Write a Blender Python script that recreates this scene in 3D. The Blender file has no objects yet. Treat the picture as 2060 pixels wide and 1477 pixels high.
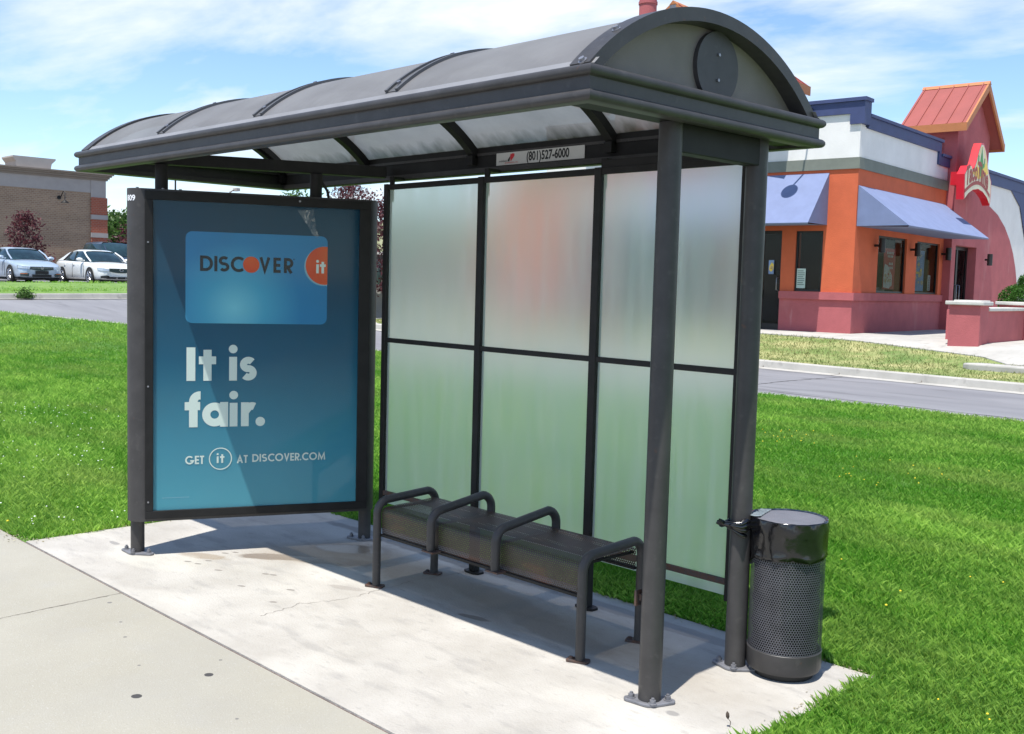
import bpy, bmesh, math, random
import numpy as np
from mathutils import Vector, Matrix
R = math.radians
random.seed(7); rng = np.random.default_rng(7)
scene = bpy.context.scene
COL = scene.collection
S = 1.1                                  # all coordinates below are multiplied by this at the end

# ------------------------------------------------------------------ camera
CX, CY, CZ = 2.3547, -3.054, 1.5337
cam = bpy.data.cameras.new('camera'); camo = bpy.data.objects.new('camera', cam); COL.objects.link(camo)
scene.camera = camo
yaw, pitch, roll = 0.7979, -0.079, 0.0266
fw = Vector((-math.sin(yaw)*math.cos(pitch), math.cos(yaw)*math.cos(pitch), math.sin(pitch)))
rt = Vector((math.cos(yaw), math.sin(yaw), 0)); up = rt.cross(fw)
rt2 = rt*math.cos(roll) + up*math.sin(roll); up2 = up*math.cos(roll) - rt*math.sin(roll)
m = Matrix((rt2, up2, -fw)).transposed().to_4x4()
m.translation = Vector((CX, CY, CZ))*S
camo.matrix_world = m
cam.sensor_width = 36; cam.lens = 2129.3449/2060*36; cam.clip_end = 3000; cam.clip_start = .05

# ------------------------------------------------------------------ sun and sky
SUNV = Vector((.085, -.315, 1)).normalized()          # towards the sun
sun = bpy.data.lights.new('sun', 'SUN'); sun.energy = 5.0; sun.angle = R(.5); sun.color = (1, .97, .915)
suno = bpy.data.objects.new('sun', sun); COL.objects.link(suno)
suno.rotation_euler = SUNV.to_track_quat('Z', 'Y').to_euler(); suno.location = (0, 0, 30)
w = bpy.data.worlds.new('World'); scene.world = w; w.use_nodes = True
nt = w.node_tree; nt.nodes.clear()
def N(nt, t, **k):
    n = nt.nodes.new(t)
    for a, b in k.items(): setattr(n, a, b)
    return n
def LK(nt, a, b): nt.links.new(a, b)
sky = N(nt, 'ShaderNodeTexSky', sky_type='NISHITA', sun_disc=False)
sky.sun_elevation = math.asin(SUNV.z); sky.sun_rotation = math.atan2(SUNV.x, SUNV.y)
sky.air_density = 1.0; sky.dust_density = .6; sky.ozone_density = 2.5; sky.altitude = 1300
tc = N(nt, 'ShaderNodeTexCoord'); sep = N(nt, 'ShaderNodeSeparateXYZ'); LK(nt, tc.outputs['Generated'], sep.inputs[0])
mx = N(nt, 'ShaderNodeMath', operation='MAXIMUM'); LK(nt, sep.outputs['Z'], mx.inputs[0]); mx.inputs[1].default_value = .03
ad = N(nt, 'ShaderNodeMath', operation='ADD'); LK(nt, mx.outputs[0], ad.inputs[0]); ad.inputs[1].default_value = .10
dv = N(nt, 'ShaderNodeVectorMath', operation='DIVIDE'); LK(nt, tc.outputs['Generated'], dv.inputs[0])
cb = N(nt, 'ShaderNodeCombineXYZ')
for i in range(3): LK(nt, ad.outputs[0], cb.inputs[i])
LK(nt, cb.outputs[0], dv.inputs[1])
mp = N(nt, 'ShaderNodeMapping'); LK(nt, dv.outputs[0], mp.inputs[0])
mp.inputs['Rotation'].default_value = (0, 0, R(30)); mp.inputs['Scale'].default_value = (.55, 1.0, .0); mp.inputs['Location'].default_value = (3.1, 1.7, 0)
n1 = N(nt, 'ShaderNodeTexNoise'); LK(nt, mp.outputs[0], n1.inputs['Vector']); n1.inputs['Scale'].default_value = 1.15; n1.inputs['Detail'].default_value = 9; n1.inputs['Roughness'].default_value = .56; n1.inputs['Distortion'].default_value = .35
cr = N(nt, 'ShaderNodeValToRGB'); LK(nt, n1.outputs['Fac'], cr.inputs[0])
cr.color_ramp.elements[0].position = .455; cr.color_ramp.elements[0].color = (0.0, .0, .0, 1)
cr.color_ramp.elements[1].position = .66; cr.color_ramp.elements[1].color = (1, 1, 1, 1)
hs = N(nt, 'ShaderNodeHueSaturation'); LK(nt, sky.outputs[0], hs.inputs['Color']); hs.inputs['Saturation'].default_value = 1.05; hs.inputs['Value'].default_value = 1.5
el = N(nt, 'ShaderNodeMapRange'); LK(nt, sep.outputs['Z'], el.inputs[0]); el.inputs[1].default_value = .27; el.inputs[2].default_value = .5; el.inputs[3].default_value = 1; el.inputs[4].default_value = .12
cm = N(nt, 'ShaderNodeMath', operation='MULTIPLY'); LK(nt, cr.outputs[0], cm.inputs[0]); LK(nt, el.outputs[0], cm.inputs[1])
mixc = N(nt, 'ShaderNodeMix', data_type='RGBA'); LK(nt, cm.outputs[0], mixc.inputs['Factor']); LK(nt, hs.outputs[0], mixc.inputs['A']); mixc.inputs['B'].default_value = (7.2, 7.6, 7.9, 1)
bg = N(nt, 'ShaderNodeBackground'); LK(nt, mixc.outputs['Result'], bg.inputs[0]); bg.inputs[1].default_value = .11
wo = N(nt, 'ShaderNodeOutputWorld'); LK(nt, bg.outputs[0], wo.inputs[0])
scene.view_settings.view_transform = 'Standard'; scene.view_settings.look = 'None'
scene.view_settings.exposure = .42; scene.view_settings.gamma = 1
scene.cycles.max_bounces = 12; scene.cycles.transparent_max_bounces = 24; scene.cycles.transmission_bounces = 8
scene.cycles.use_denoising = True; scene.cycles.caustics_refractive = False; scene.cycles.caustics_reflective = False

# ------------------------------------------------------------------ materials
def mat(name, col, rough=.6, metal=0, var=.12, scale=6, bump=0, bscale=60, col2=None, spec=.5, coat=0, det=6, stretch=None, lo=.35, hi=.65):
    ma = bpy.data.materials.new(name); ma.use_nodes = True; t = ma.node_tree; b = t.nodes['Principled BSDF']
    b.inputs['Roughness'].default_value = rough; b.inputs['Metallic'].default_value = metal
    b.inputs['Specular IOR Level'].default_value = spec; b.inputs['Coat Weight'].default_value = coat
    co = N(t, 'ShaderNodeTexCoord'); vec = co.outputs['Object']
    if stretch:
        q = N(t, 'ShaderNodeMapping'); q.inputs['Scale'].default_value = stretch; LK(t, vec, q.inputs[0]); vec = q.outputs[0]
    no = N(t, 'ShaderNodeTexNoise'); no.inputs['Scale'].default_value = scale; no.inputs['Detail'].default_value = det; no.inputs['Roughness'].default_value = .62
    LK(t, vec, no.inputs['Vector'])
    r = N(t, 'ShaderNodeValToRGB'); LK(t, no.outputs['Fac'], r.inputs[0])
    c2 = col2 or tuple(min(1, c*(1+var)) for c in col); c1 = col if col2 else tuple(c*(1-var) for c in col)
    r.color_ramp.elements[0].position = lo; r.color_ramp.elements[0].color = (*c1, 1)
    r.color_ramp.elements[1].position = hi; r.color_ramp.elements[1].color = (*c2, 1)
    LK(t, r.outputs[0], b.inputs['Base Color'])
    if bump:
        nb = N(t, 'ShaderNodeTexNoise'); nb.inputs['Scale'].default_value = bscale; nb.inputs['Detail'].default_value = 4; LK(t, co.outputs['Object'], nb.inputs['Vector'])
        bp = N(t, 'ShaderNodeBump'); bp.inputs['Strength'].default_value = bump; bp.inputs['Distance'].default_value = .01
        LK(t, nb.outputs['Fac'], bp.inputs['Height']); LK(t, bp.outputs[0], b.inputs['Normal'])
    ma['ramp'] = r.name
    return ma
def base_of(ma):
    b = ma.node_tree.nodes['Principled BSDF']; return b, b.inputs['Base Color'].links[0].from_socket
def mixover(ma, col, facsock, rough=None):
    """mix a second colour over the base colour by a factor socket"""
    t = ma.node_tree; b, s = base_of(ma)
    x = N(t, 'ShaderNodeMix', data_type='RGBA'); LK(t, facsock, x.inputs['Factor']); LK(t, s, x.inputs['A']); x.inputs['B'].default_value = (*col, 1)
    LK(t, x.outputs['Result'], b.inputs['Base Color'])
    if rough is not None:
        y = N(t, 'ShaderNodeMix'); LK(t, facsock, y.inputs['Factor']); y.inputs['A'].default_value = b.inputs['Roughness'].default_value; y.inputs['B'].default_value = rough
        if b.inputs['Roughness'].links: LK(t, b.inputs['Roughness'].links[0].from_socket, y.inputs['A'])
        LK(t, y.outputs[0], b.inputs['Roughness'])
def noise_mask(ma, scale, lo, hi, stretch=(1, 1, 1), loc=(0, 0, 0), det=6, mul=1):
    t = ma.node_tree; co = N(t, 'ShaderNodeTexCoord'); q = N(t, 'ShaderNodeMapping'); q.inputs['Scale'].default_value = stretch; q.inputs['Location'].default_value = loc
    LK(t, co.outputs['Object'], q.inputs[0]); no = N(t, 'ShaderNodeTexNoise'); no.inputs['Scale'].default_value = scale; no.inputs['Detail'].default_value = det
    LK(t, q.outputs[0], no.inputs['Vector']); mr = N(t, 'ShaderNodeMapRange'); LK(t, no.outputs['Fac'], mr.inputs[0])
    mr.inputs[1].default_value = lo; mr.inputs[2].default_value = hi; mr.inputs[4].default_value = mul
    return mr.outputs[0]
def ellipse_mask(ma, cx, cy, rx, ry, rot=0, noise=.5, nscale=9, soft=.35, mul=1):
    """soft blob in object XY, with a ragged edge"""
    t = ma.node_tree; co = N(t, 'ShaderNodeTexCoord'); q = N(t, 'ShaderNodeMapping', vector_type='TEXTURE')
    q.inputs['Location'].default_value = (cx, cy, 0); q.inputs['Rotation'].default_value = (0, 0, rot); q.inputs['Scale'].default_value = (rx, ry, 1)
    LK(t, co.outputs['Object'], q.inputs[0]); s = N(t, 'ShaderNodeSeparateXYZ'); LK(t, q.outputs[0], s.inputs[0])
    c = N(t, 'ShaderNodeCombineXYZ'); LK(t, s.outputs[0], c.inputs[0]); LK(t, s.outputs[1], c.inputs[1])
    l = N(t, 'ShaderNodeVectorMath', operation='LENGTH'); LK(t, c.outputs[0], l.inputs[0])
    no = N(t, 'ShaderNodeTexNoise'); no.inputs['Scale'].default_value = nscale; no.inputs['Detail'].default_value = 5; LK(t, co.outputs['Object'], no.inputs['Vector'])
    a = N(t, 'ShaderNodeMath', operation='MULTIPLY_ADD'); LK(t, no.outputs['Fac'], a.inputs[0]); a.inputs[1].default_value = noise*2; LK(t, l.outputs['Value'], a.inputs[2])
    mr = N(t, 'ShaderNodeMapRange'); LK(t, a.outputs[0], mr.inputs[0]); mr.inputs[1].default_value = 1+noise-soft/2; mr.inputs[2].default_value = 1+noise+soft/2
    mr.inputs[3].default_value = mul; mr.inputs[4].default_value = 0
    return mr.outputs[0]

M = {}
M['steel'] = mat('painted_grey_steel', (.053, .050, .049), .46, .0, .14, 9, bump=.08, bscale=400, spec=.32)
M['steel'].node_tree.nodes['Principled BSDF'].inputs['Roughness'].default_value = .42
mixover(M['steel'], (.085, .080, .075), noise_mask(M['steel'], 30, .60, .72, det=8, mul=.5))
mixover(M['steel'], (.16, .065, .03), noise_mask(M['steel'], 17, .70, .76, det=8, mul=.5, loc=(4, 2, 9)))
M['seam'] = mat('seam_grey', (.095, .095, .097), .5, 0, .1, 9)
M['steel_dark'] = mat('dark_bronze_steel', (.017, .0165, .016), .55, 0, .2, 9, bump=.06, bscale=300, spec=.22)
M['steel_light'] = mat('galvanised_plate', (.20, .20, .215), .5, .3, .2, 25, bump=.15, bscale=120)
M['bolt'] = mat('bolt_steel', (.30, .30, .32), .4, .7, .2, 40)
M['rust'] = mat('rusty_steel', (.10, .045, .025), .75, 0, .3, 40, bump=.3, bscale=200, col2=(.06, .055, .055))
M['roof'] = mat('roof_panel', (.22, .218, .222), .5, 0, .06, 3, bump=.12, bscale=600)
mixover(M['roof'], (.15, .145, .135), noise_mask(M['roof'], 5, .5, .8, stretch=(1, .3, .3), mul=.6))
M['soffit'] = mat('roof_underside', (.27, .27, .262), .55, 0, .1, 4, bump=.05, col2=(.33, .33, .325))
M['tymp'] = mat('tympanum_panel', (.20, .175, .15), .55, 0, .12, 3.0, bump=.35, bscale=500)

def add_soffit_dirt():
    ma = M['soffit']; t = ma.node_tree; co = N(t, 'ShaderNodeTexCoord'); s = N(t, 'ShaderNodeSeparateXYZ'); LK(t, co.outputs['Object'], s.inputs[0])
    no = N(t, 'ShaderNodeTexNoise'); no.inputs['Scale'].default_value = 6; no.inputs['Detail'].default_value = 8; q = N(t, 'ShaderNodeMapping'); q.inputs['Scale'].default_value = (2.6, 1.2, 1.2)
    LK(t, co.outputs['Object'], q.inputs[0]); LK(t, q.outputs[0], no.inputs['Vector'])
    a = N(t, 'ShaderNodeMath', operation='MULTIPLY_ADD'); LK(t, no.outputs['Fac'], a.inputs[0]); a.inputs[1].default_value = -.10; LK(t, s.outputs[2], a.inputs[2])
    mr = N(t, 'ShaderNodeMapRange'); LK(t, a.outputs[0], mr.inputs[0]); mr.inputs[1].default_value = 2.19; mr.inputs[2].default_value = 2.25; mr.inputs[3].default_value = .95; mr.inputs[4].default_value = 0
    mixover(ma, (.045, .05, .03), mr.outputs[0])
add_soffit_dirt()
def roof_sheet():
    # thin bronze acrylic: grey outside, paler and dirty inside, lets some daylight through
    ma = M['soffit']; t = ma.node_tree; b, sk = base_of(ma); o = t.nodes['Material Output']; geo = N(t, 'ShaderNodeNewGeometry')
    x = N(t, 'ShaderNodeMix', data_type='RGBA'); LK(t, geo.outputs['Backfacing'], x.inputs['Factor']); no = N(t, 'ShaderNodeTexNoise'); no.inputs['Scale'].default_value = 3; no.inputs['Detail'].default_value = 8
    co = N(t, 'ShaderNodeTexCoord'); LK(t, co.outputs['Object'], no.inputs['Vector']); r_ = N(t, 'ShaderNodeValToRGB'); LK(t, no.outputs['Fac'], r_.inputs[0]); E_ = r_.color_ramp.elements
    E_[0].position = .35; E_[0].color = (.215, .21, .212, 1); E_[1].position = .65; E_[1].color = (.265, .262, .266, 1)
    LK(t, r_.outputs[0], x.inputs['A' if ROOF_UP else 'B']); LK(t, sk, x.inputs['B' if ROOF_UP else 'A']); LK(t, x.outputs['Result'], b.inputs['Base Color'])
    tr = N(t, 'ShaderNodeBsdfTranslucent'); sc_ = N(t, 'ShaderNodeVectorMath', operation='SCALE'); LK(t, sk, sc_.inputs[0]); sc_.inputs['Scale'].default_value = .90; LK(t, sc_.outputs[0], tr.inputs[0])
    m_ = N(t, 'ShaderNodeMixShader'); m_.inputs[0].default_value = .34; LK(t, b.outputs[0], m_.inputs[1]); LK(t, tr.outputs[0], m_.inputs[2])
    tp = N(t, 'ShaderNodeBsdfTransparent'); tp.inputs[0].default_value = (1, .97, .92, 1); m2 = N(t, 'ShaderNodeMixShader'); m2.inputs[0].default_value = .06; LK(t, m_.outputs[0], m2.inputs[1]); LK(t, tp.outputs[0], m2.inputs[2]); LK(t, m2.outputs[0], o.inputs[0])
ROOF_UP = True
roof_sheet()

# concrete pad under the shelter
M['slab'] = mat('pad_concrete', (.345, .318, .277), .85, 0, .0, 2.2, bump=.35, bscale=90, col2=(.445, .418, .375), det=10, lo=.3, hi=.62)
mixover(M['slab'], (.515, .485, .43), noise_mask(M['slab'], 1.6, .5, .66, det=10, stretch=(.7, 1.5, 1), mul=.8))
mixover(M['slab'], (.28, .262, .24), noise_mask(M['slab'], 4.5, .55, .68, det=10, stretch=(.8, 2.4, 1), mul=.5))
mixover(M['slab'], (.26, .245, .225), noise_mask(M['slab'], 19, .60, .70, det=6, stretch=(.7, 2.0, 1), mul=.4, loc=(7, 3, 0)))
mixover(M['slab'], (.60, .59, .57), noise_mask(M['slab'], 230, .62, .7, det=2, mul=.35))
mixover(M['slab'], (.24, .22, .20), noise_mask(M['slab'], 190, .64, .7, det=2, mul=.4, loc=(1, 9, 0)))
mixover(M['slab'], (.30, .285, .26), noise_mask(M['slab'], 26, .68, .74, det=4, mul=.45, loc=(3, 1, 0)))
for (x, y, rx, ry, ro, c, mu, rg) in (
    (-2.88, -.27, .15, .05, .5, (.30, .24, .17), .75, .5), (-2.62, .03, .22, .06, .7, (.17, .12, .075), .85, .35), (-2.35, .22, .25, .07, .6, (.16, .12, .085), .8, .35),
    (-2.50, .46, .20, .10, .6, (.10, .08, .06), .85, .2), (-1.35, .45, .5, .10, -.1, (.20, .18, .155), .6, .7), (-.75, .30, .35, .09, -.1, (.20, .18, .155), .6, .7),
    (-1.15, .16, .09, .022, .2, (.12, .10, .09), .8, .7), (-1.9, -.02, .10, .03, .4, (.28, .25, .22), .6, .8), (-.1, .12, .05, .03, .1, (.15, .14, .13), .6, .8), (-2.2, .75, 1.0, .06, 0, (.17, .155, .14), .7, .8),
    (.12, -.02, .03, .02, 0, (.2, .19, .18), .7, .8), (-.55, .76, .9, .05, 0, (.24, .22, .2), .7, .8), (-3.0, -.5, .35, .16, .2, (.52, .50, .43), .4, .8), (-3.45, -.52, .06, .02, 0, (.2, .19, .18), .7, .8)):
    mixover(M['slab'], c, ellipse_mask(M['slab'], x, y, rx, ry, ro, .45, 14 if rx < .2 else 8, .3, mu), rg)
mixover(M['slab'], (.25, .20, .14), ellipse_mask(M['slab'], -1.25, .36, 1.35, .20, -.05, .5, 3, .7, .55))  # broad brown tint painted into the concrete to warm the shade under the bench
mixover(M['slab'], (.26, .21, .15), ellipse_mask(M['slab'], -2.5, .30, .42, .22, .7, .5, 4, .7, .5))
for i in range(14):
    mixover(M['slab'], (.17, .15, .13), ellipse_mask(M['slab'], random.uniform(-2.9, -1.9), random.uniform(-.45, .25), .022, .010, .5, .4, 30, .3, .8))
M['walk'] = mat('pavement_concrete', (.315, .293, .238), .85, 0, 0, 1.1, bump=.25, bscale=160, col2=(.355, .333, .275), det=12)
mixover(M['walk'], (.33, .315, .28), noise_mask(M['walk'], 5, .56, .75, det=10, mul=.4))
mixover(M['walk'], (.50, .49, .46), noise_mask(M['walk'], 170, .62, .70, det=3, mul=.45))
mixover(M['walk'], (.22, .205, .175), noise_mask(M['walk'], 210, .62, .70, det=2, mul=.45, loc=(2, 5, 0)))
mixover(M['walk'], (.30, .285, .25), noise_mask(M['walk'], 1.4, .5, .7, det=9, mul=.5, loc=(8, 5, 0)))
for (x, y, r_) in ((-1.286, -1.093, .019), (-1.262, -1.393, .021), (-1.9, -1.15, .009), (-2.1, -1.08, .008), (-1.55, -1.25, .007), (-.5, -1.5, .009), (-.85, -1.22, .007), (-.72, -1.28, .01), (-2.4, -1.0, .012), (-1.4, -.98, .008)):
    mixover(M['walk'], (.035, .033, .035) if r_ > .015 else (.16, .15, .14), ellipse_mask(M['walk'], x, y, r_, r_*.9, 0, .12, 40, .12, .95))
M['joint'] = mat('joint_dirt', (.13, .085, .075), .95, 0, .4, 30)
M['crack'] = mat('crack_dirt', (.19, .165, .14), .95, 0, .4, 20)
M['asphalt'] = mat('asphalt', (.17, .168, .178), .9, 0, 0, .5, bump=.4, bscale=60, col2=(.225, .222, .232), det=12, stretch=(.35, 1.6, 1))
mixover(M['asphalt'], (.12, .118, .125), noise_mask(M['asphalt'], 1.2, .58, .70, det=9, stretch=(.3, 2, 1), mul=.6))
M['tar'] = mat('crack_tar', (.055, .053, .055), .8, 0, .3, 4)
mixover(M['asphalt'], (.25, .245, .25), noise_mask(M['asphalt'], .35, .56, .6, det=3, stretch=(.5, 1, 1), mul=.35, loc=(9, 4, 0)))
mixover(M['asphalt'], (.085, .082, .085), noise_mask(M['asphalt'], 2.2, .66, .72, det=7, stretch=(.4, 1.2, 1), mul=.5, loc=(2, 7, 0)))
M['kerb'] = mat('kerb_concrete', (.36, .345, .31), .88, 0, 0, 1.5, bump=.2, bscale=70, col2=(.46, .44, .40), det=10)
mixover(M['kerb'], (.22, .21, .19), noise_mask(M['kerb'], 5, .6, .72, det=8, mul=.5))
M['soil'] = mat('lawn_soil', (.06, .13, .018), .95, 0, 0, 3, bump=.5, bscale=60, col2=(.10, .22, .03), det=8)
M['drylawn'] = mat('dry_lawn', (.15, .21, .055), .95, 0, 0, 1.8, bump=.6, bscale=40, col2=(.36, .34, .15), det=10, stretch=(.7, 1.5, 1), lo=.38, hi=.62)
mixover(M['drylawn'], (.08, .17, .035), noise_mask(M['drylawn'], .9, .55, .7, det=8, mul=.8, loc=(5, 2, 0)))
M['farlawn'] = mat('far_lawn', (.10, .20, .035), .95, 0, 0, 2.5, bump=.6, bscale=40, col2=(.17, .27, .06), det=10)
M['hill'] = mat('hill_scrub', (.15, .19, .09), 1, 0, 0, .12, col2=(.25, .25, .14), det=12)
M['pink'] = mat('rose_stucco', (.43, .115, .12), .9, 0, .08, 2.5, bump=.5, bscale=45, det=10)
mixover(M['pink'], (.55, .25, .24), noise_mask(M['pink'], 1.6, .62, .78, det=10, stretch=(1, 1, .4), mul=.5))
M['orange'] = mat('orange_stucco', (.60, .128, .052), .9, 0, .07, 2.0, bump=.5, bscale=45, det=10)
M['white'] = mat('white_stucco', (.78, .76, .72), .9, 0, .04, 2.0, bump=.3, bscale=45, det=10)
for k_, c_ in (('orange', (.40, .085, .040)), ('pink', (.30, .075, .085)), ('white', (.60, .57, .52))): mixover(M[k_], c_, noise_mask(M[k_], .9, .50, .74, stretch=(1, 1, .35), det=9, mul=.35, loc=(4, 2, 6)))
mixover(M['pink'], (.60, .36, .34), noise_mask(M['pink'], 2.4, .66, .78, stretch=(1.6, 1.6, .3), det=9, mul=.45, loc=(1, 7, 2)))
M['greygreen'] = mat('grey_green_band', (.19, .205, .17), .9, 0, .06, 4, bump=.3, bscale=45)
M['navy'] = mat('navy_trim', (.045, .062, .155), .6, 0, .08, 4)
M['awning'] = mat('lilac_awning_canvas', (.175, .215, .355), .8, 0, .06, 3, bump=.15, bscale=200)
M['roofred'] = mat('red_metal_roof', (.30, .072, .058), .55, 0, .06, 2)
M['trim'] = mat('orange_trim', (.45, .17, .06), .6, 0, .05, 3)
M['redpaint'] = mat('sign_red', (.65, .012, .025), .35, 0, .04, 3)
M['capstone'] = mat('pale_coping', (.55, .53, .48), .85, 0, .08, 5, bump=.2)
M['glass_dark'] = mat('dark_window_glass', (.012, .014, .016), .05, 0, .3, 1.2, spec=.8)
M['carglass'] = mat('car_glass', (.015, .035, .042), .05, 0, .5, 1.5, spec=.5)
M['black'] = mat('black_frame', (.010, .010, .010), .45, 0, .2, 5)
M['rubber'] = mat('rubber', (.015, .015, .015), .8, 0, .2, 20)
M['chrome'] = mat('alloy', (.55, .56, .58), .25, .9, .05, 5)
M['bag'] = mat('black_plastic', (.004, .004, .005), .16, 0, .3, 6, bump=.25, bscale=14, spec=.7)
M['greylid'] = mat('grey_lid', (.14, .14, .155), .5, 0, .08, 14, bump=.3, bscale=600)
M['tape'] = mat('clear_tape', (.17, .20, .20), .25, 0, .4, 40, bump=.6, bscale=60)
M['cream'] = mat('cream_paint', (.55, .47, .38), .85, 0, .05, 2)
M['taupe'] = mat('taupe_trim', (.26, .21, .165), .85, 0, .06, 2)
M['lightgrey'] = mat('pale_render', (.40, .355, .32), .85, 0, .05, 2)
def brick(name, c1, c2, mortar, sc=1.0, axis='x'):
    ma = mat(name, c1, .9, 0, 0, 2); t = ma.node_tree; b, s = base_of(ma)
    co = N(t, 'ShaderNodeTexCoord'); sp = N(t, 'ShaderNodeSeparateXYZ'); LK(t, co.outputs['Object'], sp.inputs[0]); c = N(t, 'ShaderNodeCombineXYZ')
    LK(t, sp.outputs[1 if axis == 'x' else 0], c.inputs[0]); LK(t, sp.outputs[2], c.inputs[1])
    br = N(t, 'ShaderNodeTexBrick'); LK(t, c.outputs[0], br.inputs['Vector']); br.inputs['Color1'].default_value = (*c1, 1); br.inputs['Color2'].default_value = (*c2, 1); br.inputs['Mortar'].default_value = (*mortar, 1)
    br.inputs['Scale'].default_value = sc*2.0; br.inputs['Mortar Size'].default_value = .02; br.inputs['Brick Width'].default_value = .40; br.inputs['Row Height'].default_value = .20; br.inputs['Bias'].default_value = .1
    no = N(t, 'ShaderNodeTexNoise'); no.inputs['Scale'].default_value = .5; no.inputs['Detail'].default_value = 4; q = N(t, 'ShaderNodeMapping'); q.inputs['Scale'].default_value = (.4, .4, 2.5); LK(t, co.outputs['Object'], q.inputs[0]); LK(t, q.outputs[0], no.inputs['Vector'])
    mr = N(t, 'ShaderNodeMapRange'); LK(t, no.outputs['Fac'], mr.inputs[0]); mr.inputs[1].default_value = .3; mr.inputs[2].default_value = .7; mr.inputs[3].default_value = .8; mr.inputs[4].default_value = 1.15
    v = N(t, 'ShaderNodeVectorMath', operation='SCALE'); LK(t, br.outputs['Color'], v.inputs[0]); LK(t, mr.outputs[0], v.inputs['Scale'])
    LK(t, v.outputs[0], b.inputs['Base Color']); return ma
M['tanbrick'] = brick('tan_brick', (.36, .235, .145), (.285, .18, .115), (.40, .32, .23))
M['redbrick'] = brick('red_brick', (.40, .10, .05), (.34, .085, .045), (.36, .2, .14))
M['block'] = brick('brown_block', (.12, .10, .085), (.10, .085, .075), (.16, .14, .12), .5)

def leafmat(name, c1, c2, trans=.35):
    ma = bpy.data.materials.new(name); ma.use_nodes = True; t = ma.node_tree; b = t.nodes['Principled BSDF']; b.inputs['Roughness'].default_value = .55
    at = N(t, 'ShaderNodeAttribute'); at.attribute_name = 'tint'
    r = N(t, 'ShaderNodeMix', data_type='RGBA'); LK(t, at.outputs['Fac'], r.inputs['Factor']); r.inputs['A'].default_value = (*c1, 1); r.inputs['B'].default_value = (*c2, 1)
    LK(t, r.outputs['Result'], b.inputs['Base Color'])
    tr = N(t, 'ShaderNodeBsdfTranslucent'); LK(t, r.outputs['Result'], tr.inputs[0]); mx = N(t, 'ShaderNodeMixShader'); mx.inputs[0].default_value = trans
    o = t.nodes['Material Output']; LK(t, b.outputs[0], mx.inputs[1]); LK(t, tr.outputs[0], mx.inputs[2]); LK(t, mx.outputs[0], o.inputs[0])
    b.inputs['Specular IOR Level'].default_value = .3
    return ma
M['grass'] = leafmat('grass_blades', (.105, .310, .022), (.46, .71, .12), .42)
def turf_drift():
    ma = M['grass']; t = ma.node_tree; src = [n for n in t.nodes if n.type == 'MIX'][0]; co = N(t, 'ShaderNodeTexCoord'); q = N(t, 'ShaderNodeMapping'); q.inputs['Scale'].default_value = (.5, 1.3, 1); no = N(t, 'ShaderNodeTexNoise')
    no.inputs['Scale'].default_value = .9; no.inputs['Detail'].default_value = 7; LK(t, co.outputs['Object'], q.inputs[0]); LK(t, q.outputs[0], no.inputs['Vector']); mr = N(t, 'ShaderNodeMapRange'); LK(t, no.outputs['Fac'], mr.inputs[0])
    mr.inputs[1].default_value = .46; mr.inputs[2].default_value = .72; mr.inputs[4].default_value = .55; x = N(t, 'ShaderNodeMix', data_type='RGBA'); x.inputs['B'].default_value = (.42, .50, .13, 1)
    outs = [l.to_socket for l in src.outputs['Result'].links]; LK(t, mr.outputs[0], x.inputs['Factor']); LK(t, src.outputs['Result'], x.inputs['A'])
    for o_ in outs: LK(t, x.outputs['Result'], o_)
turf_drift()
M['plum'] = leafmat('plum_leaves', (.055, .015, .022), (.17, .055, .06))
M['leaf'] = leafmat('green_leaves', (.035, .085, .015), (.11, .21, .045))
M['leafpale'] = leafmat('pale_green_leaves', (.10, .16, .05), (.22, .28, .10))
M['yew'] = leafmat('hedge_leaves', (.025, .085, .010), (.085, .22, .03))
M['straw'] = leafmat('straw_bits', (.22, .18, .09), (.5, .46, .32), .1)
M['bark'] = mat('bark', (.09, .065, .05), .9, 0, .25, 12, bump=.6, bscale=40)

def perforated(name, base, pitch, hole, mode):
    """sheet metal with round holes on a staggered grid; mode 'xz'/'cyl'"""
    ma = mat(name, base, .5, 0, .18, 8); t = ma.node_tree; b = t.nodes['Principled BSDF']; o = t.nodes['Material Output']
    uv = N(t, 'ShaderNodeUVMap'); uv.uv_map = 'sheet'; sp = N(t, 'ShaderNodeSeparateXYZ'); LK(t, uv.outputs[0], sp.inputs[0])
    def m_(op, a, b_=None, c_=None):
        n = N(t, 'ShaderNodeMath', operation=op)
        for i, v in enumerate((a, b_, c_)):
            if v is None: continue
            if isinstance(v, (int, float)): n.inputs[i].default_value = v
            else: LK(t, v, n.inputs[i])
        return n.outputs[0]
    X, Y = sp.outputs[0], sp.outputs[1]; py = pitch*.866
    def dist(ox, oy):
        a = m_('SUBTRACT', m_('FRACT', m_('DIVIDE', m_('ADD', X, ox), pitch)), .5); c = m_('SUBTRACT', m_('FRACT', m_('DIVIDE', m_('ADD', Y, oy), py*2)), .5)
        a = m_('MULTIPLY', a, pitch); c = m_('MULTIPLY', c, py*2); return m_('SQRT', m_('ADD', m_('MULTIPLY', a, a), m_('MULTIPLY', c, c)))
    d = m_('MINIMUM', dist(0, 0), dist(pitch/2, py)); f = m_('LESS_THAN', d, hole)
    tr = N(t, 'ShaderNodeBsdfTransparent'); mx = N(t, 'ShaderNodeMixShader'); LK(t, f, mx.inputs[0]); LK(t, b.outputs[0], mx.inputs[1]); LK(t, tr.outputs[0], mx.inputs[2]); LK(t, mx.outputs[0], o.inputs[0])
    return ma
M['perf_seat'] = perforated('perforated_seat_steel', (.050, .036, .028), .0105, .0022, 'xz')
mixover(M['perf_seat'], (.13, .05, .03), noise_mask(M['perf_seat'], 5, .58, .72, det=8, mul=.7, stretch=(1, 3, 3)))
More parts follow.
